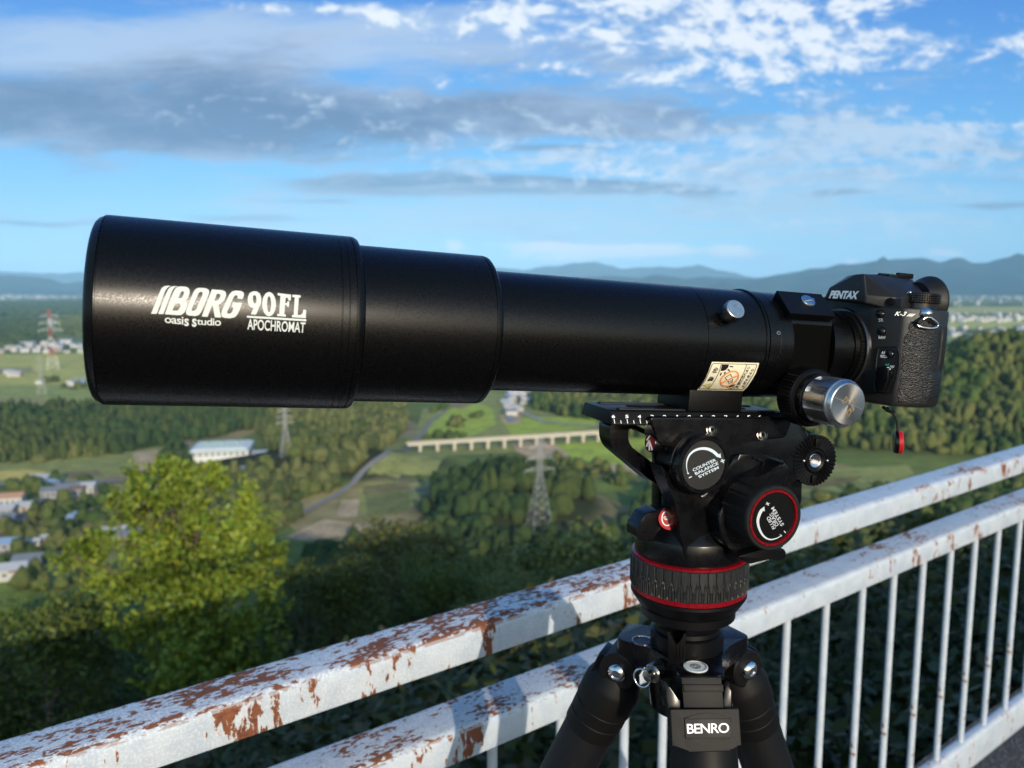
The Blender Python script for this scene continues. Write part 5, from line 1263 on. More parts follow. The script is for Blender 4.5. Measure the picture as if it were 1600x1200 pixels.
def clumps_leaves(cl, n, rng, flat=.75):
    w = np.array([c[3] ** 2.2 for c in cl]); idx = rng.choice(len(cl), n, p=w / w.sum())
    cl = np.array(cl); v = rng.randn(n, 3); v /= np.linalg.norm(v, axis=1)[:, None]
    r = (.45 + .6 * rng.rand(n) ** .6)[:, None] * cl[idx, 3:4]; r *= (1 + .35 * np.sin(v[:, :1] * 5 + idx[:, None]) * np.cos(v[:, 1:2] * 4 + idx[:, None] * 1.7))
    return cl[idx, :3] + v * r * np.array([1, 1, flat])
def limb(bm, a, b, r0, r1, rng, n=5):
    a, b = Vector(a), Vector(b); j = (b - a).length * .07
    P = [a.lerp(b, i / n) + (Vector(rng.randn(3)) * j if 0 < i < n else Vector()) for i in range(n + 1)]
    tube(bm, P, [r0 + (r1 - r0) * i / n for i in range(n + 1)], 7)
def make_tree(name, label, lm, seed, Ht, R, nleaf, leaf, ncl, group=None, conic=.0):
    rng = np.random.RandomState(seed)
    t = Thing(name, label, 'tree', (0, 0, 0), I4, group)
    cl = []
    for i in range(ncl):
        z = Ht * (.28 + .70 * rng.rand()); f = math.sqrt(max(.05, 1 - ((z / Ht - .5) / .55) ** 2)) * (1 - conic * (z / Ht - .28))
        a = rng.rand() * 6.283; rr = R * f * (.35 + .65 * rng.rand() ** .5)
        cl.append((math.cos(a) * rr, math.sin(a) * rr, z, R * (.20 + .16 * rng.rand())))
    bm = BM(); limb(bm, (0, 0, -.8), (0, 0, Ht * .9), Ht * .022, Ht * .005, rng, 8)
    for c in cl[::2]: limb(bm, (0, 0, max(.3, c[2] * .55)), c[:3], Ht * .008, Ht * .002, rng, 4)
    t.part('trunk', bm, M['bark'], None, 60)
    C = clumps_leaves(cl, nleaf, rng); P, Fq = leaf_cards(C, None, leaf, rng)
    o = np_obj('crown', P, Fq, lm); o.parent = t.root
    return t.root
def copy_tree(root, loc, rz, s, label=None):
    r = root.copy(); COL.objects.link(r); r.location = loc; r.rotation_euler = (0, 0, rz); r.scale = (s[0], s[0], s[1]) if isinstance(s, tuple) else (s, s, s)
    if label: r['label'] = label
    for ch in list(root.children):
        c = ch.copy(); COL.objects.link(c); c.parent = r
    return r
# the yellow green tree beyond the rail
rng = np.random.RandomState(11)
DY = 12.5
LOB = [(266, 748, 9), (250, 756, 13), (337, 752, 8), (331, 772, 15), (388, 777, 8), (386, 792, 13), (210, 765, 12), (178, 790, 11), (290, 758, 11), (300, 785, 18), (412, 845, 14), (120, 872, 12), (262, 768, 20), (300, 850, 46), (262, 858, 44), (330, 895, 40), (240, 785, 44), (300, 772, 34), (335, 758, 20), (215, 775, 28), (200, 812, 36), (255, 820, 52), (315, 812, 40), (383, 790, 17), (372, 815, 24), (395, 838, 30), (415, 868, 28), (436, 862, 12), (350, 862, 56), (280, 885, 66), (205, 866, 40), (150, 845, 25), (132, 868, 22), (104, 884, 15), (158, 884, 26), (172, 912, 22), (143, 918, 15), (240, 938, 60), (330, 935, 66), (395, 915, 46), (425, 955, 36), (300, 1000, 80), (380, 1000, 60), (215, 1000, 50), (300, 1070, 90), (400, 1060, 60), (190, 935, 36), (88, 880, 9), (350, 760, 10), (230, 752, 14), (400, 800, 9)]
cl = []
for (x, y, r) in LOB:
    d = DY + rng.uniform(-.9, .9) * (r / 60) ; p = CAM + ray(x, y) * d; cl.append((p.x, p.y, p.z, r * .80 / F * d))
TB = CAM + ray(300, 1100) * DY; TB.z = float(H(TB.x, TB.y))
yt = Thing('deciduous_tree', 'yellow green tree lit by the low sun just beyond the near end of the rail', 'tree', TB)
bm = BM(); top = CAM + ray(262, 800) * DY
mid = CAM + ray(300, 960) * DY
limb(bm, TB - Vector((0, 0, .6)), mid, .16, .09, rng, 8); limb(bm, mid, top, .09, .02, rng, 8)
for c in cl[:30]:
    b = mid.lerp(top, rng.rand() * .8) if c[2] > mid.z else TB.lerp(mid, .6 + .4 * rng.rand()); limb(bm, b, c[:3], .018, .006, rng, 5)
TW = []
for ci, c in enumerate(cl):
    cc = np.array(c[:3]); r = c[3] / .80
    for t_ in range(int(5 + 27 * min(1.6, r / .5) ** 2)):
        o = rng.randn(3); o /= np.linalg.norm(o); st_ = cc + o * r * .45 * rng.rand()
        d_ = o * .75 + np.array([0, 0, .75]) + rng.randn(3) * .25; d_ /= np.linalg.norm(d_); L_ = r * (.55 + .75 * rng.rand()) * (.75 if ci > 12 else 2.6)
        if ci <= 12: d_ = np.array([0, 0, 1.]) + rng.randn(3) * .22; d_ /= np.linalg.norm(d_)
        k_ = int(9 + 26 * L_); tt = .25 + .8 * rng.rand(k_, 1) ** .8
        TW.append(st_ + d_ * L_ * tt + rng.randn(k_, 3) * (.075 * (1.15 - .6 * tt)))
        if t_ % 9 == 0: tube(bm, [st_, st_ + d_ * L_ * .9], [.007, .003], 4)
yt.part('trunk', bm, M['bark'], None, 60)
P, Fq = leaf_cards(np.concatenate(TW), None, .052, rng, .2); o = np_obj('crown', P - np.array(TB), Fq, M['leaf_y']); o.parent = yt.root
# kinds of tree on the slope
near_protos = [make_tree('slope_tree', 'x', M[k], s, 6.5, 2.6, 13000, .068, 34, None, c) for k, s, c in (('leaf_d', 1, .2), ('leaf_d', 2, .3), ('leaf_m', 3, .1), ('leaf_o', 4, .35))]
mid_protos = [make_tree('slope_tree', 'x', M[k], s, 11, 4.2, 8000, .15, 34, None, c) for k, s, c in (('leaf_d', 5, .3), ('leaf_m', 6, .2), ('leaf_o', 7, .3), ('leaf_d', 8, .5))]
def proj(p):
    q = Vector(p) - CAM; d = q.dot(FWD); return 800 + F * q.dot(RIGHT) / d, 600 - F * q.dot(UP) / d, d
LX = [-300, 60, 100, 440, 470, 530, 610, 660, 720, 760, 830, 880, 1000, 1230, 1300, 1400, 1600, 1900]
LY = [945, 945, 955, 960, 900, 842, 825, 850, 868, 872, 850, 862, 872, 826, 800, 790, 765, 750]
GN = {0: 'dark trees on the slope below the rail', 1: 'mid green trees on the slope below the rail', 2: 'olive trees on the slope below the rail'}
LBL = {0: 'dark green tree crowding the shaded slope below the rail', 1: 'mid green tree crowding the shaded slope below the rail', 2: 'dull olive tree crowding the shaded slope below the rail'}
KN = [0, 0, 1, 2]; KM_ = [0, 1, 2, 0]
rng = np.random.RandomState(21)
used_n, used_m = set(), set(); placed = []
def put_tree(x, y, kind, near, toppy=None, label=None, hs=1.):
    z = float(H(x, y)); base = 6.5 if near else 11
    lim = float(np.interp(proj((x, y, z))[0], LX, LY)) if toppy is None else toppy
    # height that brings the tip to the line
    zt = CAMH + (y) * math.tan(-math.atan((lim - 600) / F) - PITCH)
    h = zt - z
    if toppy is None: h = min(h * (1 - .25 * rng.rand()), (7.5 if near else 13) * (.75 + .5 * rng.rand()))
    if h < 1.6: return
    s = h / base; pr = (near_protos if near else mid_protos)[kind]; us = used_n if near else used_m
    kk = (KN if near else KM_)[kind]; sx = s * (1 if near else .9) * (1 + .25 * rng.rand()) if s < 1.2 else s * .9
    if kind in us: r = copy_tree(pr, (x, y, z), rng.rand() * 6.28, (sx, s))
    else: us.add(kind); r = pr; r.location = (x, y, z); r.rotation_euler.z = rng.rand() * 6.28; r.scale = (sx, sx, s)
    r['label'] = label or LBL[kk]
    if label is None: r['group'] = GN[kk]
    elif 'group' in r: del r['group']
    placed.append((x, y, max(1.2, sx * (2.2 if near else 3.6))))
def at_px(px, dist): return ((px - 800) / F * dist, dist)
for px, d, kind, near, py, lab in ((590, 26, 3, True, 828, 'olive tree with a split top rising in the middle, left of the tripod'), (655, 30, 3, True, 850, 'broad olive tree just right of the split topped one'), (520, 21, 3, True, 905, 'low olive tree close to the rail, right of the yellow green tree'), (700, 24, 2, True, 905, 'mid green tree in shade under the broad olive tree'), (40, 13, 0, True, 945, 'dark leafy tree at the left edge beside the yellow green tree'), (800, 42, 2, False, 868, 'mid green tree below the far pylon'), (900, 38, 2, False, 850, 'olive tree just left of the pan base of the video head')):
    x, y = at_px(px, d); put_tree(x, y, kind, near, py, lab)
tries = 0; n_near = n_mid = 0
while tries < 9000 and (n_near < 60 or n_mid < 190):
    tries += 1
    if n_near < 60 and rng.rand() < .4: d = 10 + 32 * rng.rand(); near = True
    else: d = 42 + 280 * rng.rand() ** .8; near = False
    px = rng.uniform(-250, 1850); x, y = at_px(px, d)
    if near and abs(px - 290) < 190 * 13 / d and d < 17: continue
    rr = (1.9 if near else 3.4) * (1 + (d > 150) * .8)
    if any((x - a) ** 2 + (y - b) ** 2 < (rr * .62 + c * .55) ** 2 for a, b, c in placed): continue
    z = float(H(x, y))
    if z < -121: continue
    kind = int(rng.choice(4, p=[.34, .26, .22, .18])); k0 = len(placed)
    put_tree(x, y, kind, near)
    if len(placed) > k0:
        if near: n_near += 1
        else: n_mid += 1
# undergrowth on the slope right below the terrace
rng = np.random.RandomState(5); n = 80000
d = 3.0 + 24 * rng.rand(n) ** 1.25; a = np.radians(rng.uniform(-46, 50, n)); x, y = d * np.sin(a), d * np.cos(a)
bump = .35 + .55 * np.sin(x * 1.9 + 1) * np.cos(y * 1.7) + .4 * np.sin(x * .7 - y * .9)
C = np.stack([x, y, H(x, y) + rng.rand(n) ** 1.5 * np.clip(bump + .35, .12, 1.3)], -1)
C = C[(-(x - FP.x) * FN.x - (y - FP.y) * FN.y) > .45]
qd = C[:, 1] * CP - (C[:, 2] - CAMH) * SP; qx = 800 + F * C[:, 0] / qd; qy = 600 - F * (C[:, 1] * SP + (C[:, 2] - CAMH) * CP) / qd
C = C[qy > np.interp(qx, LX, LY) + 25 + 25 * np.sin(qx / 23)]
P, Fq = leaf_cards(C, None, .046, rng, .6); u = np_obj('undergrowth', P, Fq, leaf_mat('mixed undergrowth leaves', (.030, .046, .012), (.052, .060, .018), (.085, .066, .032))); tag(u, kind='stuff')
# woods on the plain and the hill: lumpy crowns, one object per wood
def ico():
    bm = BM(); bmesh.ops.create_icosphere(bm, subdivisions=2, radius=1); bm.verts.ensure_lookup_table()
    v = np.array([p.co[:] for p in bm.verts]); f = np.array([[q.index for q in t.verts] for t in bm.faces]); bm.free(); return v, f
IV, IF = ico()
def wood_mat(name, a, b_, c_):
    m, T, b = mat(name); b.inputs['Roughness'].default_value = .9; b.inputs['Specular IOR Level'].default_value = .1
    g = T.node('ShaderNodeNewGeometry'); r = g.outputs['Random Per Island']; pos = g.outputs['Position']
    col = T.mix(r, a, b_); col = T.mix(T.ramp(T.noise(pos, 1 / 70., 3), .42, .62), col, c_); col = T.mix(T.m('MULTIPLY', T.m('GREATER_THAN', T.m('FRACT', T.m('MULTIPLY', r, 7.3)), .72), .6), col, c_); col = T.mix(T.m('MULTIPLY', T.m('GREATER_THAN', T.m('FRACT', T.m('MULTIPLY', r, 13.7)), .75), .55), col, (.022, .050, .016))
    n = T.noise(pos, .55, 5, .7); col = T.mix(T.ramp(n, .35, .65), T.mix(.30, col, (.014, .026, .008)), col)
    T.put(b.inputs['Base Color'], col)
    bn = T.node('ShaderNodeBump'); bn.inputs['Strength'].default_value = 1.; bn.inputs['Distance'].default_value = 1.6; T.put(bn.inputs['Height'], T.noise(pos, .8, 4, .7)); T.l.new(bn.outputs[0], b.inputs['Normal'])
    return m
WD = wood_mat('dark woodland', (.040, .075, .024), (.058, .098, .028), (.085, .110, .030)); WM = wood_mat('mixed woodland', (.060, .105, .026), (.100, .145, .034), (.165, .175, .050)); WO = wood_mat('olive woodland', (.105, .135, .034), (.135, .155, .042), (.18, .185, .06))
def wood(pts, m, seed, h=(7, 14), r=(2.2, 4.9), squash=1.25):
    rng = np.random.RandomState(seed); N = len(pts); hh = rng.uniform(h[0] * .75, h[1] * 1.12, N); rr = rng.uniform(r[0] * .8, r[1] * 1.15, N)
    V = np.repeat(IV[None], N, 0); ph = rng.rand(N, 1, 3) * 6.28
    k = 1 + .20 * np.sin(V[..., :1] * 4.1 + ph[..., :1]) * np.cos(V[..., 1:2] * 3.7 + ph[..., 1:2]) + .16 * np.sin(V[..., 2:] * 5.3 + ph[..., 2:]) + .07 * rng.randn(N, len(IV), 1)
    V = V * k * np.stack([rr, rr * rng.uniform(.8, 1.2, N), hh * .55], -1)[:, None, :]
    V[..., 2] += (hh * .50)[:, None]
    V += np.asarray(pts)[:, None, :]
    Fq = (IF[None] + (np.arange(N) * len(IV))[:, None, None]).reshape(-1, 3)
    o = np_obj('woodland', V.reshape(-1, 3), Fq, m, True); o['kind'] = 'stuff'
def in_poly(x, y, P):
    c = np.zeros(len(x), bool); n = len(P)
    for i in range(n):
        (x1, y1), (x2, y2) = P[i], P[(i + 1) % n]
        c ^= ((y1 > y) != (y2 > y)) & (x < (x2 - x1) * (y - y1) / (y2 - y1 + 1e-9) + x1)
    return c
def fill(poly, sp, seed):
    P = [gp(*p) for p in poly]; q = [(p.x, p.y) for p in P]; xs_, ys_ = zip(*q); rng = np.random.RandomState(seed)
    gx, gy = np.meshgrid(np.arange(min(xs_), max(xs_), sp), np.arange(min(ys_), max(ys_), sp * .9)); gx = gx.ravel() + rng.uniform(-.45, .45, gx.size) * sp; gy = gy.ravel() + rng.uniform(-.45, .45, gy.size) * sp
    k = in_poly(gx, gy, q) & (np.sin(gx / 23 + seed) * np.cos(gy / 31 - seed * 1.3) + .5 * np.sin(gx / 9 - gy / 11) < (.78 if sp < 7 else .9)); gx, gy = gx[k], gy[k]
    return np.stack([gx, gy, H(gx, gy) - 1], -1)
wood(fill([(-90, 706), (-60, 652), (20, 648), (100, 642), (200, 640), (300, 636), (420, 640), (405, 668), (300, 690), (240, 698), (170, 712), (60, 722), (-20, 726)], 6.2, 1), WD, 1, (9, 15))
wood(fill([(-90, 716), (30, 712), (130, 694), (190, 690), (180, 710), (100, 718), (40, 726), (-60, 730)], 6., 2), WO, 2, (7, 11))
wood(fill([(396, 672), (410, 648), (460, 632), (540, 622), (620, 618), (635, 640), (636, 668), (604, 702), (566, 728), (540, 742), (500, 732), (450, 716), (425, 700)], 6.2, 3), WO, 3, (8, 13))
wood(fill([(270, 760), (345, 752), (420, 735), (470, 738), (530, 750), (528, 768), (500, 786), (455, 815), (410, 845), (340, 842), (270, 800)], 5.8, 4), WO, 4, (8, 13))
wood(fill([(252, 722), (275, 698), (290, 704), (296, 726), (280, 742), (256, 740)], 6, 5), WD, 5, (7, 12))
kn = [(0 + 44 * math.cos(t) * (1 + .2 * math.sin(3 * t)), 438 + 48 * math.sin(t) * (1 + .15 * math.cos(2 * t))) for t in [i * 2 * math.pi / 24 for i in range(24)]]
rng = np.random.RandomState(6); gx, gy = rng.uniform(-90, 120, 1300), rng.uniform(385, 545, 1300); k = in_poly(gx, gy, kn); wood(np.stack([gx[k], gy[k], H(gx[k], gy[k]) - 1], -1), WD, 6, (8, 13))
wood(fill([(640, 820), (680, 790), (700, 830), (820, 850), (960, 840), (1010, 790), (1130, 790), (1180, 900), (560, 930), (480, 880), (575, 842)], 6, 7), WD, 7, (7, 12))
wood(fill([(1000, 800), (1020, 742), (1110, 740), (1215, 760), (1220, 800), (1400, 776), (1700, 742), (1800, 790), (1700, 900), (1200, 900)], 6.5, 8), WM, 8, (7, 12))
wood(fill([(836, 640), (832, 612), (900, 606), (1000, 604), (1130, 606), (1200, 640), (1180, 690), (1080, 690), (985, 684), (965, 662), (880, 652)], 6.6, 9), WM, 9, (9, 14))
# the wooded hill at right
rng = np.random.RandomState(10); gx, gy = np.meshgrid(np.arange(90, 1000, 6.6), np.arange(480, 960, 6.6)); gx = gx.ravel() + rng.uniform(-3, 3, gx.size); gy = gy.ravel() + rng.uniform(-3, 3, gy.size)
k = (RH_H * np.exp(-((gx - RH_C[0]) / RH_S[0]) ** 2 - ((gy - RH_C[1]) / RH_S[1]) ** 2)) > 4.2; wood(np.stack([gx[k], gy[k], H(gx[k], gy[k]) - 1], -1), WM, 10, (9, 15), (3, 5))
# belts and copses far out
wood(fill([(-120, 548), (-120, 508), (20, 500), (70, 500), (80, 530), (40, 545)], 13, 11), WD, 11, (9, 15), (6, 9))
wood(fill([(95, 520), (90, 500), (200, 490), (420, 488), (700, 500), (760, 540), (500, 560), (330, 550), (150, 530)], 14, 12), WM, 12, (9, 15), (6, 10))
wood(fill([(-160, 500), (-160, 472), (150, 470), (500, 474), (520, 486), (120, 492)], 30, 13), WD, 13, (9, 16), (12, 20))
wood(fill([(700, 480), (720, 470), (1100, 470), (1480, 474), (1490, 480), (1100, 492)], 30, 14), WD, 14, (9, 16), (12, 20))
wood(fill([(1485, 542), (1500, 532), (1560, 525), (1720, 520), (1720, 532), (1540, 548)], 12, 15), WD, 15, (9, 14), (6, 9))
rng = np.random.RandomState(16); pts = []
for cx, cy, r, n in ((720, 664, 9, 12), (690, 640, 6, 5), (745, 652, 5, 4), (706, 688, 8, 8), (688, 684, 6, 5), (80, 596, 14, 12), (120, 606, 16, 14), (70, 762, 10, 14), (30, 770, 12, 10), (90, 800, 12, 14), (55, 838, 10, 10), (120, 815, 14, 12), (20, 830, 8, 8), (110, 845, 7, 6), (160, 805, 12, 14), (210, 820, 20, 20), (90, 870, 10, 8), (30, 870, 8, 6), (130, 900, 20, 20), (880, 735, 14, 14), (950, 745, 18, 16), (1000, 720, 10, 6), (1230, 730, 10, 6)):
    c = gp(cx, cy)
    for i in range(n): pts.append((c.x + rng.randn() * r * .8, c.y + rng.randn() * r * 1.1))
pts = np.array(pts); wood(np.stack([pts[:, 0], pts[:, 1], H(pts[:, 0], pts[:, 1]) - .8], -1), WM, 17, (5, 9), (2.4, 4.2))

# ---- viaduct
conc = simple('pale concrete', (.46, .42, .33), .8, 0, .3, .2, 3, .12, .3)
a, b = gp(642, 706), gp(968, 686); dv = (b - a); dv.z = 0; Lb = dv.length; dv.normalize(); nv = Vector((-dv.y, dv.x, 0))
vd = Thing('viaduct', 'long pale concrete viaduct crossing the green paddies', 'bridge', a)
zb_ = GZ + 7.5
def along_b(s, o, z): q = a + dv * s + nv * o; return Vector((q.x, q.y, z))
mb = Matrix((dv, nv, Vector((0, 0, 1)))).transposed().to_4x4(); mb.translation = Vector((a.x, a.y, 0))
bm = BM(); box(bm, (Lb + 6, 7, 1.2), mb @ Matrix.Translation((Lb / 2, 0, zb_)), .1); vd.part('deck', bm, conc, None, None)
for s in (-1, 1):
    bm = BM(); box(bm, (Lb + 6, .3, .8), mb @ Matrix.Translation((Lb / 2, s * 3.3, zb_ + 1.0))); vd.part('parapet', bm, conc, None, None)
n = 13
for i in range(n):
    s = Lb * (i + .5) / n; gz_ = float(H(*(along_b(s, 0, 0).xy))) - 1; bm = BM(); hgt = zb_ - .59 - gz_; box(bm, (2.3, 5.4, hgt), mb @ Matrix.Translation((s, 0, gz_ + hgt / 2)), .2); box(bm, (3.4, 6.4, .9), mb @ Matrix.Translation((s, 0, zb_ - 1.06)), .1); vd.part('pier', bm, conc, None, None)
# ---- pylons
stl = simple('galvanised pylon steel', (.40, .41, .41), .55, .4, .4); rdw = simple('red pylon paint', (.55, .10, .05), .6); wht = simple('white pylon paint', (.75, .74, .70), .6)
def pylon(px, yb, yt, label, w=.16, red=False, rot=.4, thick=1.):
    p = gp(px, yb); dtop = p.y; zt = CAMH + dtop * math.tan(-math.atan((yt - 600) / F) - PITCH); h = zt - p.z
    t = Thing('pylon', label, 'pylon', p, I4, 'power pylons on the plain'); rm = Matrix.Rotation(rot, 4, 'Z'); rm.translation = p
    def wd(z): return h * (w * (1 - z / .62) * .5 + .022) if z < .62 else h * .022
    secs = [(0, .22), (.22, .40), (.40, .55), (.55, .70), (.70, .85), (.85, 1.)]
    for si, (a0, a1) in enumerate(secs):
        bm = BM(); r = .0038 * h * thick
        ns = 2 if si < 3 else 2
        for q in range(ns):
            za, zb2 = a0 + (a1 - a0) * q / ns, a0 + (a1 - a0) * (q + 1) / ns
            ca = [rm @ Vector((sx * wd(za), sy * wd(za), za * h)) for sx, sy in ((1, 1), (-1, 1), (-1, -1), (1, -1))]; cb = [rm @ Vector((sx * wd(zb2), sy * wd(zb2), zb2 * h)) for sx, sy in ((1, 1), (-1, 1), (-1, -1), (1, -1))]
            for i in range(4):
                j = (i + 1) % 4; tube(bm, [ca[i], cb[i]], r, 5); tube(bm, [ca[i], cb[j]], r * .6, 4); tube(bm, [ca[j], cb[i]], r * .6, 4); tube(bm, [cb[i], cb[j]], r * .6, 4)
        t.part('tower_section', bm, (rdw if si % 2 else wht) if red else stl, None, None)
    for za, la in ((.66, .17), (.78, .15), (.90, .12)):
        bm = BM(); r = .0030 * h * thick
        for s in (-1, 1):
            tip = rm @ Vector((s * la * h, 0, za * h))
            for sy in (-1, 1):
                tube(bm, [rm @ Vector((s * wd(za), sy * wd(za), za * h)), tip], r, 4); tube(bm, [rm @ Vector((s * wd(za), sy * wd(za), (za + .035) * h)), tip], r, 4)
            tube(bm, [tip, tip - Vector((0, 0, .035 * h))], r * 1.3, 5)
        t.part('cross_arm', bm, wht if red else stl, None, None)
pylon(447, 714, 634, 'grey lattice pylon standing right of the white factory', .17, False, .5, .8)
pylon(843, 830, 684, 'grey lattice pylon standing in front of the viaduct', .19, False, .35, .6)
pylon(83, 578, 484, 'tall red and white lattice pylon left of the telescope hood', .13, True, .5, .6)
pylon(66, 619, 556, 'faint grey lattice pylon below the red and white one', .17, False, .5, .5)
# ---- factory
fw_, fr_ = simple('white cladding', (.58, .59, .56), .6, 0, .3, 0, 1, .06, .2), simple('white metal roof', (.60, .62, .62), .5, 0, .4, 0, 1, .06, .1)
gt = simple('grey green roof trim', (.22, .34, .33), .6)
c = gp(347, 716); fb = Thing('factory', 'large white flat roofed factory among the woods on the left', 'factory', c); fmx = Matrix.Rotation(R_(12), 4, 'Z'); fmx.translation = c
bm = BM(); box(bm, (40, 34, 8), fmx @ Matrix.Translation((0, 4, 4))); wl = fb.part('wall', bm, fw_, None, None)
bm = BM(); prism(bm, [(-20.5, -13.5), (20.5, -13.5), (20.5, 21.5), (-20.5, 21.5)], 8, 9.6, fmx, 0, taper=lambda p: [(x * .86, 4 + (y - 4) * .86) for x, y in p]); fb.part('roof', bm, fr_, None, None)
bm = BM()
for q in ((0, -13.7, 41.6, .5), (0, 21.7, 41.6, .5)): box(bm, (q[2], q[3], 1.0), fmx @ Matrix.Translation((q[0], q[1], 7.9)))
for q in (-20.7, 20.7): box(bm, (.5, 34.4, 1.0), fmx @ Matrix.Translation((q, 4, 7.9)))
fb.part('roof_trim', bm, gt, None, None)
for i in range(4): bm = BM(); box(bm, (30, .5, .5), fmx @ Matrix.Translation((0, -7 + i * 7.4, 9.9))); fb.part('roof_ridge', bm, gt, None, None)
for i in range(3): bm = BM(); box(bm, (2.4, 3.0, 1.6), fmx @ Matrix.Translation((-10 + i * 10, 8, 10.3))); fb.part('roof_vent', bm, gt, None, None)
bm = BM(); box(bm, (10, 12, 4.5), fmx @ Matrix.Translation((27, -4, 2.25))); fb.part('annexe', bm, fw_, None, None)
wg = simple('dark window glass', (.05, .07, .08), .1, 0, .6)
for i in range(9): bm = BM(); box(bm, (2.6, .2, 1.4), fmx @ Matrix.Translation((-17 + i * 4.2, -13.05, 5.6))); fb.part('window', bm, wg, wl, None)
P = [fmx @ Vector(q) for q in ((-30, -22, .9), (42, -24, .9), (44, 20, .9), (-28, 26, .9))]
bm = BM(); bm.faces.new([bm.verts.new((p.x, p.y, float(H(p.x, p.y)) + 1.0)) for p in P]); o = new_obj('factory_yard', bm, simple('grey yard', (.26, .26, .26), .9, 0, .2, 0, 1, .15, .1), None, None); o['kind'] = 'structure'
# ---- houses
HW = {'white': (.44, .43, .40), 'cream': (.38, .34, .28), 'grey': (.27, .27, .27)}
HR = {'slate': (.15, .17, .20), 'orange': (.40, .23, .15), 'blue': (.20, .30, .46), 'silver': (.36, .38, .41), 'brown': (.16, .11, .085), 'pale': (.38, .40, .42), 'maroon': (.20, .06, .06)}
HM = {('w', k): simple(k + ' house wall', v, .8, 0, .3, 0, 1, .08, .4) for k, v in HW.items()}; HM.update({('r', k): simple(k + ' house roof', v, .6, 0, .4, 0, 1, .12, .5) for k, v in HR.items()})
WIN = simple('house window glass', (.06, .08, .10), .08, 0, .6)
def gable(bm, L, W, h, rh, ov):
    V = [bm.verts.new(p) for p in ((-L / 2 - ov, -W / 2 - ov, h - .2), (L / 2 + ov, -W / 2 - ov, h - .2), (L / 2 + ov, 0, h + rh), (-L / 2 - ov, 0, h + rh), (-L / 2 - ov, W / 2 + ov, h - .2), (L / 2 + ov, W / 2 + ov, h - .2))]
    for f in ((0, 1, 2, 3), (3, 2, 5, 4), (0, 3, 4), (1, 5, 2), (0, 4, 5, 1)): bm.faces.new([V[i] for i in f])
def house(px, py, L, W, h, wc, rc, rot, label, group='houses of the near village'):
    c = gp(px, py); t = Thing('house', label, 'house', (0, 0, 0), I4, group)
    bm = BM(); box(bm, (L, W, h + 1), Matrix.Translation((0, 0, h / 2 - .5))); wl = t.part('wall', bm, HM[('w', wc)], None, None)
    bm = BM(); gable(bm, L, W, h, W * .24, .6); t.part('roof', bm, HM[('r', rc)], None, None)
    for i in range(max(2, int(L / 3))):
        bm = BM(); box(bm, (1.5, .12, 1.3), Matrix.Translation((-L / 2 + (i + .5) * L / max(2, int(L / 3)), -W / 2 - .02, h * .55))); t.part('window', bm, WIN, None, None)
    t.root.location = c; t.root.rotation_euler.z = rot
for args in [(20, 790, 12, 9, 6, 'white', 'orange', .3, 'white house with a pale orange roof at the left edge'), (6, 806, 12, 8, 5, 'grey', 'silver', .2, 'grey roofed house below the orange roofed one'), (40, 798, 10, 7, 4, 'cream', 'pale', .3, 'cream house right of the orange roofed one'),
             (64, 756, 11, 7, 5, 'grey', 'silver', .1, 'grey house at the top left of the village'), (80, 764, 8, 7, 5, 'grey', 'blue', -.2, 'small bluish roofed house at the top of the village'), (88, 777, 15, 8, 5, 'grey', 'slate', .15, 'long slate roofed house in the middle of the village'), (108, 772, 13, 8, 5, 'cream', 'slate', .2, 'slate roofed house left of the white shed'), (120, 775, 9, 7, 5, 'grey', 'brown', .2, 'brown roofed house behind the white shed'), (136, 770, 10, 8, 5, 'white', 'pale', .2, 'white shed at the right end of the village row'),
             (4, 822, 14, 9, 5, 'grey', 'slate', .2, 'slate roofed house at the left edge above the blue one'), (6, 858, 14, 8, 4, 'grey', 'blue', .25, 'blue roofed shed at the left edge'), (53, 851, 6, 4, 2.6, 'white', 'pale', .3, 'small white van sized shed on the lane'), (70, 845, 5, 4, 2.6, 'white', 'pale', .3, 'second small white shed on the lane'), (102, 817, 9, 6, 3.5, 'white', 'blue', .3, 'pale blue roofed shed among bushes'), (121, 811, 7, 5, 3.5, 'grey', 'blue', .3, 'tiny blue grey shed right of the pale blue one'),
             (58, 883, 18, 9, 4, 'grey', 'slate', .3, 'long slate blue roofed house near the yellow green tree'), (18, 903, 13, 9, 5, 'white', 'pale', .35, 'white walled house lowest at the left edge'), (42, 901, 11, 7, 4, 'white', 'maroon', .3, 'maroon roofed house right of the white walled one'), (196, 848, 17, 9, 5, 'grey', 'slate', .25, 'slate roofed house half hidden by the yellow green tree'), (180, 842, 11, 8, 5, 'white', 'silver', .3, 'silver roofed house just behind the yellow green tree'), (40, 645, 22, 12, 5, 'white', 'blue', .1, 'blue roofed hall at the edge of the dark wood')]:
    house(*args)
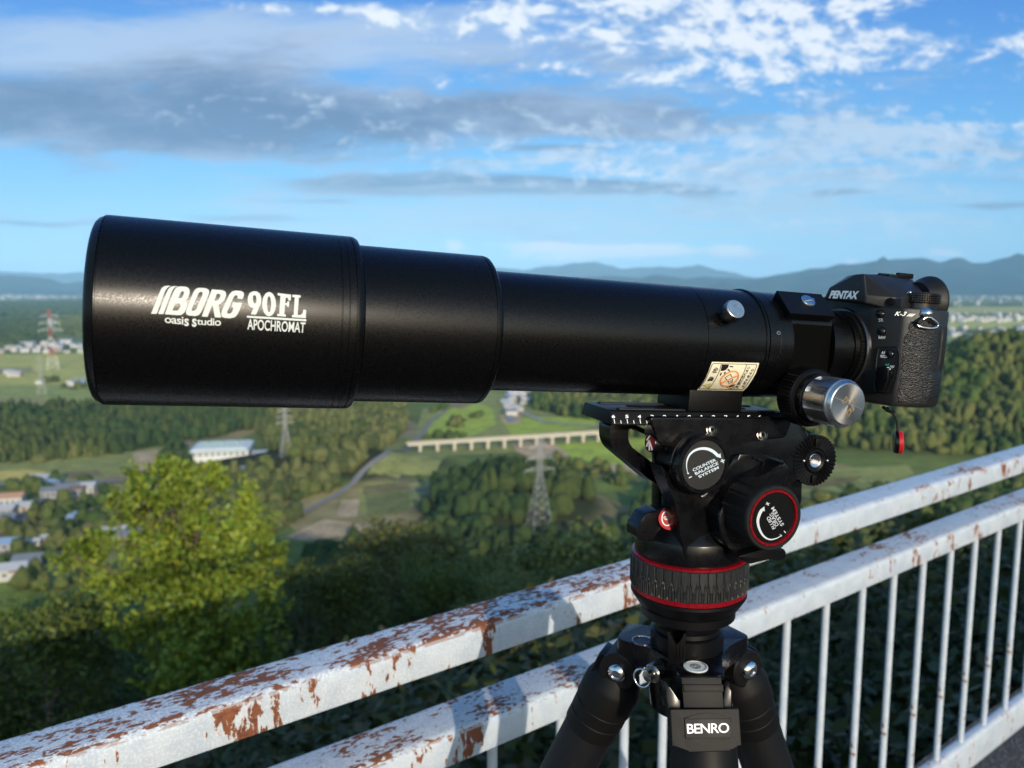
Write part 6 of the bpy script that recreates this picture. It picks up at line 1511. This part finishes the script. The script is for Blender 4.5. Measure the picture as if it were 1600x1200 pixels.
# small far houses: each a thing of its own, sharing a few meshes
protos = []
for i, (wc_, rc, L, W, h) in enumerate((('white', 'pale', 12, 9, 6), ('cream', 'silver', 14, 10, 6), ('white', 'slate', 12, 9, 6), ('grey', 'brown', 13, 9, 6), ('white', 'silver', 22, 14, 9), ('cream', 'blue', 12, 9, 6))):
    bm = BM(); box(bm, (L, W, h + 1), Matrix.Translation((0, 0, h / 2 - .5))); k = len(bm.faces); gable(bm, L, W, h, W * .22, .5); bm.faces.ensure_lookup_table()
    for f in list(bm.faces)[k:]: f.material_index = 1
    me = bpy.data.meshes.new('house'); bm.to_mesh(me); bm.free(); me.materials.append(HM[('w', wc_)]); me.materials.append(HM[('r', rc)]); protos.append(me)
rng = np.random.RandomState(33)
def town(poly, n, s, label, group):
    P = [gp(*p) for p in poly]; q = [(p.x, p.y) for p in P]; xs_, ys_ = zip(*q); k = 0; t = 0
    while k < n and t < 4000:
        t += 1; x, y = rng.uniform(min(xs_), max(xs_)), rng.uniform(min(ys_), max(ys_))
        if not in_poly(np.array([x]), np.array([y]), q)[0]: continue
        o = bpy.data.objects.new('house', protos[rng.choice(6, p=[.3, .2, .16, .1, .12, .12])]); COL.objects.link(o); o.location = (x, y, float(H(x, y))); o.rotation_euler.z = rng.choice([.2, 1.77]) + rng.randn() * .15; sc_ = s * rng.uniform(.7, 1.3); o.scale = (sc_, sc_, sc_ * .9)
        tag(o, label, 'house', group); k += 1
town([(-60, 552), (-60, 542), (40, 540), (100, 536), (150, 538), (150, 552), (60, 554)], 44, 1.0, 'small pale house in the strip of town beside the red and white pylon', 'houses beside the red and white pylon')
town([(-60, 585), (20, 584), (45, 586), (45, 590), (-60, 592)], 9, 1.2, 'pale shed in the row on the bright field at far left', 'sheds on the bright field at left')
town([(786, 650), (792, 630), (800, 612), (834, 610), (824, 630), (802, 652)], 24, .8, 'small white house in the hamlet under the middle of the telescope tube', 'houses of the hamlet under the tube')
town([(1484, 556), (1484, 546), (1545, 548), (1540, 560)], 16, .9, 'pale building at the foot of the wooded hill right of the camera', 'buildings at the foot of the right hill')
town([(1484, 528), (1484, 514), (1640, 510), (1700, 520), (1600, 528)], 50, 1.0, 'small pale house in the nearer town right of the camera', 'houses of the nearer town at right')
town([(1484, 496), (1484, 488), (1700, 486), (1700, 496)], 40, 1.1, 'tiny pale house in the farther town right of the camera', 'houses of the farther town at right')
town([(60, 600), (130, 596), (140, 604), (80, 608)], 6, 1., 'small pale house by the copse left of the hood', 'houses by the copse at left')
# the city farther out, too many and too small to tell apart
def city(polys, n, s, seed):
    rng = np.random.RandomState(seed); V = []; Fq = []
    cube = np.array([(x, y, z) for z in (0, 1) for y in (-.5, .5) for x in (-.5, .5)], float); cf = np.array([(4, 5, 7, 6), (0, 1, 5, 4), (1, 3, 7, 5), (3, 2, 6, 7), (2, 0, 4, 6)])
    mi = []
    for poly in polys:
        P = [gp(*p) for p in poly]; q = [(p.x, p.y) for p in P]; xs_, ys_ = zip(*q); x = rng.uniform(min(xs_), max(xs_), n * 3); y = rng.uniform(min(ys_), max(ys_), n * 3); k = in_poly(x, y, q); x, y = x[k][:n], y[k][:n]
        for a_, b_ in zip(x, y):
            sc_ = s * rng.uniform(.6, 1.7); hh = rng.uniform(6, 11) * (1 if rng.rand() < .93 else 2.4)
            Fq.append(cf + len(V) * 8); V.append(cube * np.array([12 * sc_, 9 * sc_, hh * s ** .5]) + np.array([a_, b_, float(H(a_, b_)) - .5])); mi.append(np.full(5, rng.choice(3, p=[.55, .3, .15])))
    o = np_obj('distant_city', np.concatenate(V), np.concatenate(Fq), [HM[('w', 'white')], HM[('r', 'pale')], HM[('r', 'silver')]], False, None, np.concatenate(mi)); tag(o, kind='stuff')
city([[(-160, 470), (-160, 462), (60, 461), (130, 464), (130, 470)], [(1440, 480), (1440, 464), (1800, 461), (1800, 478)], [(1484, 504), (1484, 498), (1800, 496), (1800, 504)], [(140, 470), (140, 463), (760, 462), (760, 470)], [(760, 480), (760, 464), (1440, 464), (1440, 480)], [(200, 545), (200, 530), (700, 530), (700, 545)]], 210, 1.2, 40)

# ------------------------------------------------------------------ air: pale haze over the whole plain
HAZE = 3.6e-5
bm = BM(); box(bm, (80000, 80000, 1560), Matrix.Translation((0, 0, 1560 / 2 + GZ - 6)))
m = bpy.data.materials.new('haze'); m.use_nodes = True; T = NT(m.node_tree); T.n.clear(); mo = T.node('ShaderNodeOutputMaterial'); pv = T.node('ShaderNodeVolumePrincipled')
pv.inputs['Color'].default_value = (.34, .66, 1, 1); pv.inputs['Density'].default_value = HAZE; pv.inputs['Anisotropy'].default_value = -.3; T.l.new(pv.outputs[0], mo.inputs['Volume'])
hz = new_obj('haze', bm, m, None, None); tag(hz, kind='stuff')
